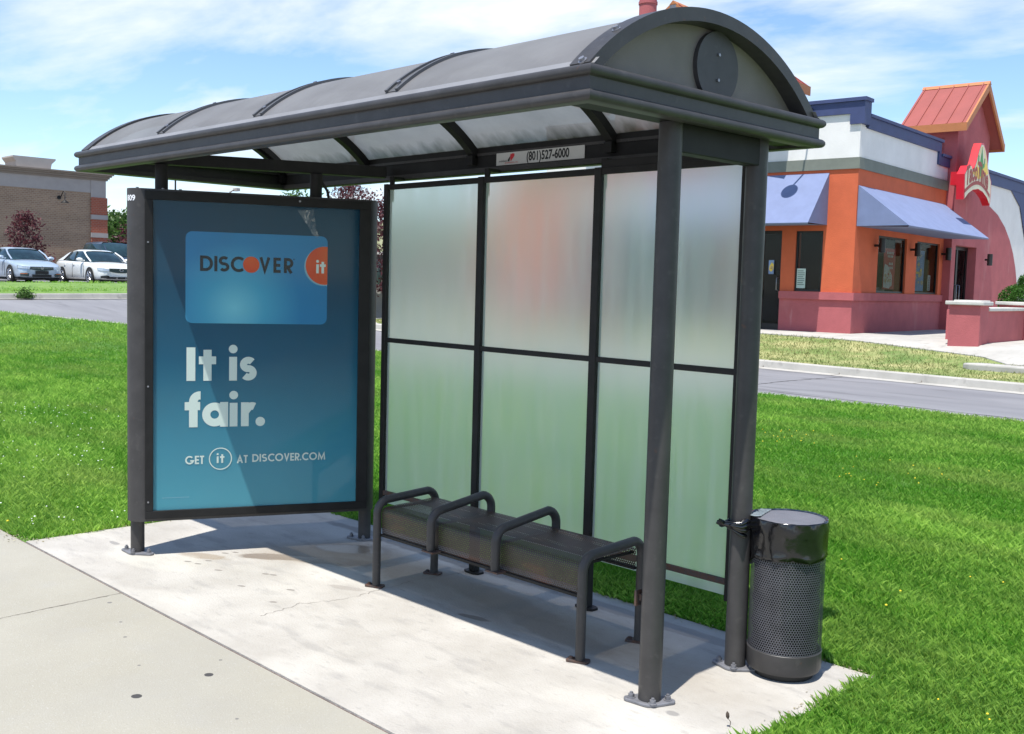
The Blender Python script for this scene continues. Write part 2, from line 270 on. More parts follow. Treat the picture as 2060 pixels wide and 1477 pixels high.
M['perf_bin'] = perforated('perforated_bin_steel', (.085, .085, .095), .0105, .0036, 'cyl')

# frosted shelter panes
def frosted():
    mb_ = bpy.data.materials.new('frosted_acrylic_rear'); mb_.use_nodes = True; t = mb_.node_tree; t.nodes.clear(); o = N(t, 'ShaderNodeOutputMaterial'); g = N(t, 'ShaderNodeBsdfTransparent'); LK(t, g.outputs[0], o.inputs[0]); M['frost_rear'] = mb_
    ma = bpy.data.materials.new('frosted_acrylic'); ma.use_nodes = True; t = ma.node_tree; t.nodes.clear(); o = N(t, 'ShaderNodeOutputMaterial')
    co = N(t, 'ShaderNodeTexCoord')
    g = N(t, 'ShaderNodeBsdfRefraction'); g.inputs['Roughness'].default_value = .62; g.inputs['IOR'].default_value = 1.075; g.inputs['Color'].default_value = (.98, 1, .985, 1)
    tl = N(t, 'ShaderNodeBsdfTranslucent'); tl.inputs[0].default_value = (.97, .985, .90, 1)
    df = N(t, 'ShaderNodeBsdfDiffuse'); df.inputs[0].default_value = (.88, .90, .84, 1)
    def nz(scale, stretch, lo, hi, a_, b_, loc=(0, 0, 0)):
        no = N(t, 'ShaderNodeTexNoise'); no.inputs['Scale'].default_value = scale; no.inputs['Detail'].default_value = 8; q = N(t, 'ShaderNodeMapping'); q.inputs['Scale'].default_value = stretch; q.inputs['Location'].default_value = loc
        LK(t, co.outputs['Object'], q.inputs[0]); LK(t, q.outputs[0], no.inputs['Vector']); mr = N(t, 'ShaderNodeMapRange'); LK(t, no.outputs['Fac'], mr.inputs[0])
        for k, v in zip((1, 2, 3, 4), (lo, hi, a_, b_)): mr.inputs[k].default_value = v
        return mr.outputs[0]
    s1 = nz(5, (4.5, 1, .35), .3, .75, .42, .58); s2 = nz(60, (3, 1, .25), .5, .75, 0, .14, (3, 0, 1)); ad_ = N(t, 'ShaderNodeMath', operation='ADD'); LK(t, s1, ad_.inputs[0]); LK(t, s2, ad_.inputs[1])
    a = N(t, 'ShaderNodeMixShader'); LK(t, ad_.outputs[0], a.inputs[0]); LK(t, g.outputs[0], a.inputs[1])
    b = N(t, 'ShaderNodeMixShader'); LK(t, nz(7, (3, 1, .5), .35, .8, .12, .45, (0, 4, 2)), b.inputs[0]); LK(t, tl.outputs[0], b.inputs[1]); LK(t, df.outputs[0], b.inputs[2]); LK(t, b.outputs[0], a.inputs[2])
    gl = N(t, 'ShaderNodeBsdfGlossy'); gl.inputs['Roughness'].default_value = .3; c = N(t, 'ShaderNodeMixShader'); c.inputs[0].default_value = .03
    LK(t, a.outputs[0], c.inputs[1]); LK(t, gl.outputs[0], c.inputs[2])
    sp = N(t, 'ShaderNodeBsdfTransparent'); LK(t, c.outputs[0], o.inputs[0]); return ma
M['frost'] = frosted()

# ------------------------------------------------------------------ mesh builder
ORG = {}
class MB:
    def __init__(s): s.v = []; s.f = []; s.m = []; s.uv = {}; s.cur = 0; s.sm = []
    def add(s, vs, fs, smooth=False):
        o = len(s.v); s.v += [tuple(x) for x in vs]
        for f in fs: s.f.append([o+i for i in f]); s.m.append(s.cur); s.sm.append(smooth)
        return s
    def box(s, x0, y0, z0, x1, y1, z1, T=None):
        vs = [(x, y, z) for z in (z0, z1) for y in (y0, y1) for x in (x0, x1)]
        if T: vs = [T(*p) for p in vs]
        return s.add(vs, [(0, 2, 3, 1), (4, 5, 7, 6), (0, 1, 5, 4), (2, 6, 7, 3), (0, 4, 6, 2), (1, 3, 7, 5)])
    def prism(s, pts, f0, f1, smooth=False):
        """pts: 2-D outline; f0/f1 map (a,b) to 3-D for the two caps"""
        n = len(pts); vs = [f0(*p) for p in pts] + [f1(*p) for p in pts]
        o = len(s.v); s.add(vs, [tuple(reversed(range(n))), tuple(range(n, 2*n))]); 
        for i in range(n):
            j = (i+1) % n; s.f.append([o+i, o+j, o+n+j, o+n+i]); s.m.append(s.cur); s.sm.append(smooth)
        return s
    def tube(s, path, r, n=12, cap=True, smooth=True):
        P = [Vector(p) for p in path]; k = len(P); rs = r if isinstance(r, (list, tuple)) else [r]*k
        t0 = (P[1]-P[0]).normalized(); a = Vector((0, 0, 1)) if abs(t0.z) < .9 else Vector((1, 0, 0)); u = t0.cross(a).normalized()
        rings = []; vs = []
        for i in range(k):
            t = ((P[i]-P[i-1]).normalized() if i else t0) + ((P[i+1]-P[i]).normalized() if i < k-1 else (P[i]-P[i-1]).normalized()); t.normalize()
            u = (u - t*u.dot(t)).normalized(); w_ = t.cross(u)
            vs += [P[i] + (u*math.cos(2*math.pi*j/n) + w_*math.sin(2*math.pi*j/n))*rs[i] for j in range(n)]
        fs = [(i*n+j, i*n+(j+1) % n, (i+1)*n+(j+1) % n, (i+1)*n+j) for i in range(k-1) for j in range(n)]
        s.add(vs, fs, smooth)
        if cap: s.add(vs[:n], [tuple(reversed(range(n)))]); s.add(vs[-n:], [tuple(range(n))])
        return s
    def cyl(s, x, y, z0, z1, r, n=24, r1=None): return s.tube([(x, y, z0), (x, y, z1)], [r, r if r1 is None else r1], n)
    def grid(s, P, smooth=True):
        """P: rows of points"""
        R_, C_ = len(P), len(P[0]); vs = [p for row in P for p in row]
        return s.add(vs, [(i*C_+j, i*C_+j+1, (i+1)*C_+j+1, (i+1)*C_+j) for i in range(R_-1) for j in range(C_-1)], smooth)
    def build(s, name, mats, parent=None, kind=None, bevel=0, uvf=None, origin=None, fix=False):
        if not isinstance(mats, (list, tuple)): mats = [mats]
        me = bpy.data.meshes.new(name); o = bpy.data.objects.new(name, me)
        pw = ORG.get(parent.name, Vector()) if parent else Vector()
        if origin is None: origin = pw if parent else Vector()
        origin = Vector(origin)
        me.from_pydata([tuple(Vector(v)-origin) for v in s.v], [], s.f)
        for q in mats: me.materials.append(M[q] if isinstance(q, str) else q)
        me.polygons.foreach_set('material_index', s.m); me.polygons.foreach_set('use_smooth', s.sm)
        if uvf:
            uvl = me.uv_layers.new(name='sheet')
            for lp in me.loops: uvl.data[lp.index].uv = uvf(s.v[lp.vertex_index])
        if fix:
            bm = bmesh.new(); bm.from_mesh(me); bmesh.ops.recalc_face_normals(bm, faces=bm.faces); bm.to_mesh(me); bm.free()
        me.update(); COL.objects.link(o); ORG[o.name] = origin
        if parent: o.parent = parent; o.location = origin - pw
        else: o.location = origin
        if kind: o['kind'] = kind
        if bevel:
            b = o.modifiers.new('edge', 'BEVEL'); b.width = bevel; b.segments = 2; b.limit_method = 'ANGLE'; b.angle_limit = R(50)
        return o
def build_each(g, name, mats, parent, **k):
    """one object for every connected piece of the builder"""
    n = len(g.v); root = list(range(n))
    def find(a):
        while root[a] != a: root[a] = root[root[a]]; a = root[a]
        return a
    key = {}
    for i, v in enumerate(g.v):                      # caps share positions with the tube they close
        q = (round(v[0], 5), round(v[1], 5), round(v[2], 5)); 
        if q in key: root[find(i)] = find(key[q])
        else: key[q] = i
    for f in g.f:
        for a in f[1:]: root[find(a)] = find(f[0])
    comp = {}
    for fi, f in enumerate(g.f): comp.setdefault(find(f[0]), []).append(fi)
    out = []
    for fs in comp.values():
        h = MB(); mp_ = {}
        for fi in fs:
            for a in g.f[fi]:
                if a not in mp_: mp_[a] = len(h.v); h.v.append(g.v[a])
            h.f.append([mp_[a] for a in g.f[fi]]); h.m.append(g.m[fi]); h.sm.append(g.sm[fi])
        out.append(h.build(name, mats, parent, **k))
    return out
def thing(name, label, cat, loc, group=None):
    o = bpy.data.objects.new(name, None); COL.objects.link(o); o.location = loc; ORG[o.name] = Vector(loc); o.empty_display_size = .2
    o['label'] = label; o['category'] = cat
    if group: o['group'] = group
    return o
def tag(o, label, cat, group=None):
    o['label'] = label; o['category'] = cat
    if group: o['group'] = group
    return o
def copy_tree(o, parent=None):
    c = o.copy(); COL.objects.link(c)
    if parent: c.parent = parent
    ORG[c.name] = ORG.get(o.name, Vector())
    for ch in list(o.children): copy_tree(ch, c)
    return c
def arcp(cx, cy, rx, ry, a0, a1, n=14): return [(cx+rx*math.cos(R(a0+(a1-a0)*i/n)), cy+ry*math.sin(R(a0+(a1-a0)*i/n))) for i in range(n+1)]

# ------------------------------------------------------------------ terrain
def ss(a, b, x):
    t = min(1, max(0, (x-a)/(b-a))); return t*t*(3-2*t)
def H(x, y):
    r = -.93*(x-CX)+.37*(y-CY); hl = 1.2*ss(20, 47, r); s = y+.11*(x+10)-16.5
    hr = .05+.50*ss(0, 2.6, s)
    return max(hl+.055, hr)
def edge_y(x):                                        # far edge of the near lawn
    P = [(-60, -9), (-45, -1.2), (-33, 4.0), (-27.02, 6.72), (-25.07, 7.64), (-23.3, 8.49), (-20, 9.9), (-17.5, 10.5), (-15.9, 10.62), (-12, 10.55), (0, 10.45), (40, 10.4)]
    for a, b in zip(P, P[1:]):
        if a[0] <= x <= b[0]: return a[1]+(b[1]-a[1])*(x-a[0])/(b[0]-a[0])
    return P[0][1] if x < P[0][0] else P[-1][1]
def frange(a, b, st):
    n = max(1, round(abs((b-a)/st))); return [a+(b-a)*i/n for i in range(n+1)]
g = MB(); xs = frange(-700, -100, 60)[:-1]+frange(-100, 60, 1.6)+frange(60, 500, 55)[1:]; ys = frange(-300, -30, 54)[:-1]+frange(-30, 60, 1.6)+frange(60, 700, 64)[1:]
def Hroad(x, y):
    r = -.93*(x-CX)+.37*(y-CY); return 1.2*ss(20, 47, r)
g.grid([[(x, y, Hroad(x, y)-.10) for x in xs] for y in ys]); g.build('ground', 'asphalt', kind='structure')
# near lawn (soil sheet, grass blades grow on it)
LX0 = -46; SX0, SX1, SY0, SY1 = -3.783, .438, -.885, .898
def lawn_strip(mb, x0, x1, f0, f1, nx, ny, z=lambda x, y: 0):
    P = []
    for i in range(nx+1):
        x = x0+(x1-x0)*i/nx; a, b = f0(x), f1(x); P.append([(x, a+(b-a)*j/ny, z(x, a+(b-a)*j/ny)) for j in range(ny+1)])
    mb.grid(P)
zl = lambda x, y: Hroad(x, y)-.012
g = MB(); lawn_strip(g, LX0, SX0, lambda x: -.90, edge_y, 40, 12, zl); lawn_strip(g, SX0, SX1, lambda x: SY1, edge_y, 6, 8, zl); lawn_strip(g, SX1, 30, lambda x: -.90, edge_y, 12, 8, zl)
g.build('lawn', 'soil', kind='structure', fix=True)
# near kerb (only its top edge is seen from behind)
def kerb_run(mb, pts, width, top, bot, side=1, gutter=0):
    """pts: plan polyline; kerb body lies to the given side"""
    n = len(pts); offs = []
    for i in range(n):
        a = Vector(pts[max(0, i-1)]); b = Vector(pts[min(n-1, i+1)]); d = (b-a).normalized(); offs.append(Vector((-d.y, d.x))*side)
    rows = []
    for (p, o) in zip(pts, offs):
        p = Vector(p); h = Hroad(*p) ; row = []
        for (k, z) in ((-gutter, bot+.006), (-.0, bot+.012), (.02, top-.02), (.04, top), (width, top), (width, bot-.1)):
            q = p+o*k; row.append((q.x, q.y, h+z))
        rows.append(row)
    mb.grid(rows, smooth=False)
g = MB(); pts = [(x, edge_y(x)+.16) for x in frange(-46, 34, .8)]; kerb_run(g, pts, .16, .004, -.10, side=-1, gutter=.25); g.build('kerb', 'kerb', kind='structure', fix=True)
# shelter pad, pavement, joints
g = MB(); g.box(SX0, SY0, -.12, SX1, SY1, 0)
g.cur = 1
def crack(mb, pts, w_, z=.0018, sub=14, jit=.012):
    path = []
    for a, b in zip(pts, pts[1:]):
        for i in range(sub): t = i/sub; path.append((a[0]+(b[0]-a[0])*t+random.uniform(-jit, jit), a[1]+(b[1]-a[1])*t+random.uniform(-jit, jit)))
    path.append(pts[-1]); rows = []
    for i, p in enumerate(path):
        a = path[max(0, i-1)]; b = path[min(len(path)-1, i+1)]; d = Vector((b[0]-a[0], b[1]-a[1])).normalized(); q = Vector((-d.y, d.x))*w_*random.uniform(.3, 1)
        rows.append([(p[0]-q.x, p[1]-q.y, z), (p[0]+q.x, p[1]+q.y, z)])
    mb.grid(rows, False)
crack(g, [(-1.773, -.574), (-1.82, -.335), (-1.744, -.146), (-1.773, .176), (-1.783, .377), (-1.735, .662), (-1.76, .89)], .0016)
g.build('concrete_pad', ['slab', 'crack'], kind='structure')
g = MB(); g.box(-60, -3.4, -.14, 40, SY0-.012, -.003); g.cur = 1
for x in (-2.511, -4.9, -.1, 2.3, -7.3, -9.7): crack(g, [(x, SY0-.013), (x+(.035 if x == -2.511 else 0), -1.46), (x+.05, -3.39)], .0035, z=-.0012, sub=30, jit=.003)
g.build('pavement', ['walk', 'crack'], kind='structure')
g = MB(); g.box(-60, SY0-.013, -.05, 40, SY0+.001, -.009); g.build('joint', 'joint', kind='structure')
g = MB(); g.box(-60, -3.56, -.22, 40, -3.41, -.004); g.build('kerb', 'kerb', kind='structure')

# ------------------------------------------------------------------ far lawn, kerb and restaurant pavement
KP = [(14, 13.9), (4, 14.9), (-4.5, 15.75), (-10, 16.30), (-15, 16.1), (-19, 15.0), (-21.2, 14.5), (-22.3, 15.1), (-22.6, 16.5), (-22.4, 21), (-22.2, 40)]
def dens(P, st=.7):
    out = []
    for a, b in zip(P, P[1:]):
        n = max(1, int(math.dist(a, b)/st)); out += [(a[0]+(b[0]-a[0])*i/n, a[1]+(b[1]-a[1])*i/n) for i in range(n)]
    return out+[P[-1]]
g = MB(); kerb_run(g, dens(KP), .17, .055, -.10, side=-1, gutter=.32); g.build('kerb', 'kerb', kind='structure', fix=True)
g = MB()
for P_ in ([(-7.9, 11.0), (-7.74, 12.4), (-7.83, 14.0), (-7.77, 15.75)], [(-7.9, 15.85), (-9.5, 16.0), (-12, 16.1)], [(-26, 9.9), (-24, 11.2), (-23, 13.0)], [(-14, 11.4), (-8, 11.9), (-2, 11.6), (4, 12)]): crack(g, P_, .022, z=-.0965, sub=18, jit=.02)
g.build('road_crack', 'tar', kind='structure')
g = MB(); g2 = random.Random(3)                                  # dark expansion joints in the far kerb
for x in (-8.05, -6.3, -9.9, -4.1):
    y = 16.30-.1*(x+10); g.add([(x, y-.33, -.087), (x+.02, y-.33, -.087), (x+.02, y+.0, -.085), (x, y+.0, -.085)], [(0, 1, 2, 3)])
    g.add([(x, y-.004, -.085), (x+.02, y-.004, -.085), (x+.02, y+.036, .058), (x, y+.036, .058)], [(0, 1, 2, 3)])
g.build('kerb_joint', 'crack', kind='structure')
def ky(x):
    P = KP[:7]
    for a, b in zip(P, P[1:]):
        if b[0] <= x <= a[0]: return b[1]+(a[1]-b[1])*(x-b[0])/(a[0]-b[0])
    return 14.6 if x < -21 else 13.9
def wy(x):
    P = [(-22.3, 20.2), (-20, 19.9), (-11.52, 18.72), (-9.21, 18.43), (-5.71, 17.5), (-5.60, 17.2), (14, 15.3)]
    for a, b in zip(P, P[1:]):
        if a[0] <= x <= b[0]: return a[1]+(b[1]-a[1])*(x-a[0])/(b[0]-a[0])
    return 20
g = MB(); lawn_strip(g, -22.2, 14, lambda x: ky(x)+.17, lambda x: 40, 60, 60, lambda x, y: H(x, y)-.004); g.build('far_lawn', 'drylawn', kind='structure', fix=True)
g = MB(); lawn_strip(g, -22.1, 14, wy, lambda x: 39, 60, 60, lambda x, y: H(x, y)+.014)
lawn_strip(g, -22.1, 14, wy, lambda x: wy(x)+.002, 60, 1, lambda x, y: H(x, y)-.03 if y <= wy(x)+.001 else H(x, y)+.014)
g.build('pavement', 'kerb', kind='structure', fix=True)
# raised kerb of the parking corner at the right edge
g = MB(); g.prism([(-5.95, 16.86), (-5.80, 16.80), (8, 15.55), (8, 15.95), (-5.55, 17.30), (-5.28, 17.62), (-5.40, 17.70), (-5.75, 17.3)], lambda a, b: (a, b, .02), lambda a, b: (a, b, .27)); g.build('kerb', 'kerb', kind='structure', bevel=.03, fix=True)

# island on the left, with kerb
IP = [(-34, -10), (-32.0, 2), (-31.45, 8.1), (-31.0, 11.8), (-31.2, 14.2), (-32.6, 15.6), (-34.4, 15.6), (-35.6, 14.2), (-36.2, 11), (-37.4, 5), (-39, -10)]
g = MB(); kerb_run(g, dens(IP), .16, .07, -.10, side=1, gutter=.2); g.build('kerb', 'kerb', kind='structure', fix=True)
g = MB()
def lerpP(P, y):
    for a, b in zip(P, P[1:]):
        if min(a[1], b[1]) <= y <= max(a[1], b[1]) and a[1] != b[1]: return a[0]+(b[0]-a[0])*(y-a[1])/(b[1]-a[1])
rows = []
for y in frange(-9.9, 15.5, .6):
    a = lerpP(IP[6:], y) if y < 15.5 else None; b = lerpP(IP[:6], y)
    if a is None or b is None: continue
    a += .14; b -= .14; rows.append([(a+(b-a)*j/8, y, Hroad(a+(b-a)*j/8, y)+.066+.10*math.sin(math.pi*j/8)) for j in range(9)])
g.grid(rows); g.build('island_lawn', 'farlawn', kind='structure', fix=True)
# hills far behind
def hill(name, cx, cy, L_, W_, hh, rot, seed, ma='hill'):
    r_ = random.Random(seed); ph = [r_.uniform(0, 6) for _ in range(6)]; rows = []
    for i in range(61):
        u = -1+2*i/60; row = []
        for j in range(15):
            v = -1+2*j/14; e = max(0, 1-u*u)**.6*max(0, 1-v*v); z = hh*e*(.8+.12*math.sin(5*u+ph[0])+.08*math.sin(11*u+ph[1]+3*v)+.05*math.sin(23*u+ph[2]))
            x = u*L_; y = v*W_; row.append((cx+x*math.cos(rot)-y*math.sin(rot), cy+x*math.sin(rot)+y*math.cos(rot), .8+z))
        rows.append(row)
    g = MB(); g.grid(rows); return g.build(name, ma, kind='structure', fix=True)
hill('hills', -175, 120, 170, 45, 15, R(62), 1); hill('hills', -60, 260, 220, 60, 16, R(5), 2)

# ------------------------------------------------------------------ foliage helpers
def quads_object(name, verts, faces_n, tint, ma, kind=None, parent=None, origin=(0, 0, 0)):
    """verts: (n,k,3) array of separate k-gons"""
    n, k, _ = verts.shape; pw = ORG.get(parent.name, Vector()) if parent else Vector(); o_ = Vector(origin) if not parent else pw
    v = (verts - np.array(o_)).reshape(-1, 3).astype(np.float32); me = bpy.data.meshes.new(name)
    me.vertices.add(n*k); me.vertices.foreach_set('co', v.ravel()); me.loops.add(n*k); me.loops.foreach_set('vertex_index', np.arange(n*k, dtype=np.int32))
    me.polygons.add(n); me.polygons.foreach_set('loop_start', np.arange(0, n*k, k, dtype=np.int32))
    at = me.attributes.new('tint', 'FLOAT', 'POINT'); at.data.foreach_set('value', np.repeat(tint, k).astype(np.float32))
    me.materials.append(M[ma]); me.update(); me.validate()
    o = bpy.data.objects.new(name, me); COL.objects.link(o); ORG[o.name] = o_
    if parent: o.parent = parent
    else: o.location = o_
    if kind: o['kind'] = kind
    return o
def leaf_cloud(name, centers, size, tintc, ma, parent=None, kind=None, flat=0, origin=(0, 0, 0)):
    n = len(centers); d = rng.normal(size=(n, 3)); d[:, 2] = d[:, 2]*(1-flat); a = d/np.linalg.norm(d, axis=1)[:, None]
    e = rng.normal(size=(n, 3)); b = np.cross(a, e); b /= np.linalg.norm(b, axis=1)[:, None]
    s_ = size*rng.uniform(.6, 1.3, (n, 1)); V = np.stack([centers-a*s_, centers+b*s_*.45, centers+a*s_, centers-b*s_*.45], 1)
    return quads_object(name, V, n, tintc, ma, kind, parent, origin)
def make_tree(base, height, crown_r, crown_z0, ma, name, label, cat, nclump=46, leaves=90, size=.06, group=None, seed=1, spread=.2, trunk_r=.06, ragged=.35, cone=.0):
    r_ = np.random.default_rng(seed); x, y, z = base; t = thing(name, label, cat, base, group)
    g = MB(); top = z+height; lean = r_.uniform(-.1, .1, 2)*height*.3
    tp = [(x+lean[0]*k*k, y+lean[1]*k*k, z-.1+(height*.85+.1)*k) for k in (0, .25, .5, .75, 1)]
    g.tube(tp, [trunk_r, trunk_r*.8, trunk_r*.6, trunk_r*.4, trunk_r*.15], 8)
    cl = []; zc = z+crown_z0
    for i in range(nclump):
        k = (i+.5)/nclump; hz = zc+(top-zc)*k**.9; prof = math.sin(math.pi*min(1, (.18+.82*k)))**.6 if not cone else (1-k)**.8+.08
        rr = crown_r*prof*(.35+.65*math.sqrt(r_.uniform()))*(1+ragged*r_.normal()*.5); an = i*2.4+r_.uniform(-.5, .5)
        c = np.array([x+lean[0]*k+rr*math.cos(an), y+lean[1]*k+rr*math.sin(an), hz]); cl.append(c)
        if i % 2 == 0:
            s0 = Vector((x+lean[0]*k*.5, y+lean[1]*k*.5, max(z+height*.12, hz-.45*rr-.15*height*.3))); e0 = Vector(c); mid = (s0+e0)/2+Vector((0, 0, .06*rr)); g.tube([s0, mid, e0], [trunk_r*.35, trunk_r*.22, .006], 5, cap=False)
    g.build('trunk', 'bark', t)
    C_ = []; T_ = []
    for c in cl:
        q = r_.normal(size=(leaves, 3))*np.array([spread, spread, spread*.62]); C_.append(c+q); T_.append(np.clip(r_.normal(.45+.15*r_.normal(), .22, leaves), 0, 1))
    leaf_cloud('crown', np.concatenate(C_), size, np.concatenate(T_), ma, t)
    return t

# ------------------------------------------------------------------ bus shelter
sh = thing('bus_shelter', 'dark grey bus shelter with arched roof, frosted back panes and blue advertising panel', 'bus shelter', (0, 0, 0))
RX0, RX1, RY0, RY1 = -3.825, .110, -.560, .828            # fascia base rectangle
ZT, ZB = 2.2215, 2.108
# fascia with two half-round beads
prof = [(-.055, ZT-.006), (-.004, ZT)]
prof += [(p[0], p[1]) for p in arcp(0, ZT-.0175, .0175, .0175, 80, -90, 10)] + [(-.002, ZT-.037), (-.002, ZB+.037)]
prof += [(p[0], p[1]) for p in arcp(0, ZB+.0175, .0175, .0175, 90, -90, 10)] + [(-.03, ZB+.002), (-.055, ZB+.004), (-.06, ZB+.004), (-.06, ZB+.03), (-.02, ZB+.03), (-.018, ZT-.02), (-.055, ZT-.02)]
g = MB(); corners = [(RX0, RY0, -1, -1), (RX1, RY0, 1, -1), (RX1, RY1, 1, 1), (RX0, RY1, -1, 1)]
n = len(prof); nv = [(cx+sx*o, cy+sy*o, z) for cx, cy, sx, sy in corners for o, z in prof]
for a in range(4):                                  # separate, mitred lengths so the beads shade smoothly
    A_, B_ = nv[a*n:(a+1)*n], nv[((a+1) % 4)*n:((a+1) % 4+1)*n]
    g.add(A_+B_, [(i, (i+1) % n, n+(i+1) % n, n+i) for i in range(n)], True)
fascia = g.build('fascia', 'steel', sh, fix=True)
e = fascia.modifiers.new('split', 'EDGE_SPLIT'); e.split_angle = R(32)
# lit rail on the inside of the fascia bottom
# arched roof
YC, RR = .134, .954; ZC = 2.5-RR; HALF = math.degrees(math.asin((.674)/RR))
def arch(a, r): return (YC+r*math.sin(R(a)), ZC+r*math.cos(R(a)))
AN = frange(-HALF, HALF, 2.2)
g = MB(); xs = [RX0+.02, -2.88, -1.93, -.95, RX1-.02]
g.grid([[(x, *arch(a, RR)) for x in xs] for a in AN]); rf_ = g.build('roof', 'soffit', sh)
if rf_.data.polygons[0].normal.z < 0: rf_.data.flip_normals()

# flashing strip where the roof meets the front and rear fascia
g = MB()
for s_ in (-1, 1):
    a0 = HALF*s_; P0 = arch(a0, RR+.002); P1 = arch(a0*.955, RR+.004); yb = RY0+.002 if s_ < 0 else RY1-.002
    g.add([(RX0, yb, ZT+.001), (RX1, yb, ZT+.001), (RX1, P0[0], P0[1]+.003), (RX0, P0[0], P0[1]+.003), (RX1, *P1), (RX0, *P1)], [(0, 1, 2, 3), (3, 2, 4, 5)])
for xx, s_ in ((RX0, -1), (RX1, 1)):
    g.add([(xx, RY0, ZT-.001), (xx, RY1, ZT-.001), (xx-s_*.09, RY1-.05, ZT+.012), (xx-s_*.09, RY0+.05, ZT+.012)], [(0, 1, 2, 3)])
build_each(g, 'flashing', 'roof', sh, fix=True)
def band(mb, x0, x1, r0, r1, a0=-HALF, a1=HALF):
    A = frange(a0, a1, 2.5); rows = []
    for a in A: rows.append([(x0, *arch(a, r0)), (x0, *arch(a, r1)), (x1, *arch(a, r1)), (x1, *arch(a, r0)), (x0, *arch(a, r0))])
    mb.grid(rows, False); k = len(A)
    for row in (rows[0], rows[-1]): mb.add(row[:4], [(0, 1, 2, 3)])
for (x0, x1) in ((RX1-.10, RX1-.015), (RX0+.015, RX0+.10)):       # end arches
    g = MB(); band(g, x0, x1, RR-.034, RR+.012); g.build('end_arch', 'steel', sh, fix=True)
# roof seams (outside) and ribs (inside)
for xc in (-.965, -1.95, -2.905):
    g = MB()
    for d_ in (-.032, .032): band(g, xc+d_-.008, xc+d_+.008, RR-.004, RR+.012, -HALF*.93, HALF*.93)
    band(g, xc-.024, xc+.024, RR-.004, RR+.003, -HALF*.93, HALF*.93)
    se = g.build('roof_seam', 'seam', sh, fix=True)
    g = MB()
    for a in (-HALF*.86, -HALF*.45, 0, HALF*.45, HALF*.86):
        y, z = arch(a, RR+.003); y2, z2 = arch(a, RR+.016); g.tube([(xc, y, z), (xc, y2, z2)], .009, 8)
    build_each(g, 'bolt', 'bolt', se)
g = MB()
for a in (-HALF*.985, -HALF*.72, -HALF*.3):
    y, z = arch(a, RR+.010); y2, z2 = arch(a, RR+.024); g.tube([(RX1-.05, y, z), (RX1-.05, y2, z2)], .010, 8); g.tube([(RX1-.05, y, z), (RX1-.05, *arch(a, RR+.015))], .016, 8)
build_each(g, 'bolt', 'bolt', sh)
for xc in (-.935, -1.90, -2.86, RX0+.06, RX1-.13):
    g = MB(); band(g, xc-.024, xc+.024, RR-.052, RR-.0095)
    for s_ in (-1, 1):                                    # foot of the rib runs down onto the beam
        y, z = arch(HALF*s_, RR-.03); g.box(xc-.024, y-.017-.032*s_, ZB+.045, xc+.024, y+.017-.032*s_, z+.004)
    g.build('rib', 'steel_dark', sh, fix=True)
# inner beams behind the fascia
g = MB(); g.box(RX0+.02, RY1-.052, ZB+.001, RX1-.02, RY1-.024, 2.243); g.box(RX0+.02, RY0+.024, ZB+.004, RX1-.02, RY0+.052, 2.20); build_each(g, 'eaves_beam', 'steel_dark', sh)
g = MB(); g.box(-.030, -.01, 2.014, .030, .565, 2.118); g.build('end_beam', 'steel_dark', sh, bevel=.004)
g = MB(); g.box(-.050, RY0+.055, 2.1185, .095, RY1-.055, 2.128); g.build('end_tray', 'steel_dark', sh)
# end panel (tympanum) with the round disc
g = MB(); out = [(YC-.66, ZT-.03)]+[arch(a, RR-.03) for a in AN]+[(YC+.66, ZT-.03)]
g.prism(out, lambda a, b: (.015, a, b), lambda a, b: (.027, a, b)); ty = g.build('end_panel', 'tymp', sh, fix=True)
g = MB(); dy, dz, dr = .205, 2.335, .128; g.tube([(.0275, dy, dz), (.046, dy, dz)], dr, 48); dd = g.build('vent_disc', 'steel', sh, fix=True); dd.data.polygons.foreach_set('use_smooth', [False]*len(dd.data.polygons))
g = MB()
for z in (dz-.045, dz+.045): g.tube([(.046, dy, z), (.052, dy, z)], .006, 8)
build_each(g, 'bolt', 'bolt', dd)
# posts
def oval(cx, cy, rx, ry, rot, n=36):
    return [(cx+rx*math.cos(a)*math.cos(rot)-ry*math.sin(a)*math.sin(rot), cy+rx*math.cos(a)*math.sin(rot)+ry*math.sin(a)*math.cos(rot)) for a in [2*math.pi*i/n for i in range(n)]]
def foot(px, py, rot, parent, L_=.095, W_=.062, nb=True, hi=.05):
    # pointed flange: rounded lozenge
    pts = []
    for a, rr, c in ((0, .026, (L_-.026, 0)), (90, .05, (0, W_-.05)), (180, .026, (-L_+.026, 0)), (270, .05, (0, -W_+.05))):
        for k in range(-4, 5): an = R(a+k*9); pts.append((c[0]+rr*math.cos(an), c[1]+rr*math.sin(an)))
    f = lambda a, b, z: (px+a*math.cos(rot)-b*math.sin(rot), py+a*math.sin(rot)+b*math.cos(rot), z)
    g = MB(); g.prism(pts, lambda a, b: f(a, b, .0005), lambda a, b: f(a, b, .012)); pl = g.build('base_plate', 'steel_light', parent, bevel=.003, fix=True)
    for (a, b) in ((L_-.028, .0), (-L_+.028, .0), (0.012, -W_+.012))[:3 if nb else 2]:
        x, y, _ = f(a, b, 0); g = MB(); g.cyl(x, y, .012, .015, .016, 14); g.cyl(x, y, .015, .027, .0115, 6); g.cyl(x, y, .027, .034, .006, 8); build_each(g, 'bolt', 'steel_light', pl)
for (px, py, rot) in ((0, 0, R(38)), (0, .555, R(15))):
    g = MB(); g.cyl(px, py, .012, 2.1165, .0425, 32); p_ = g.build('post', 'steel', sh); foot(px, py, rot, p_)
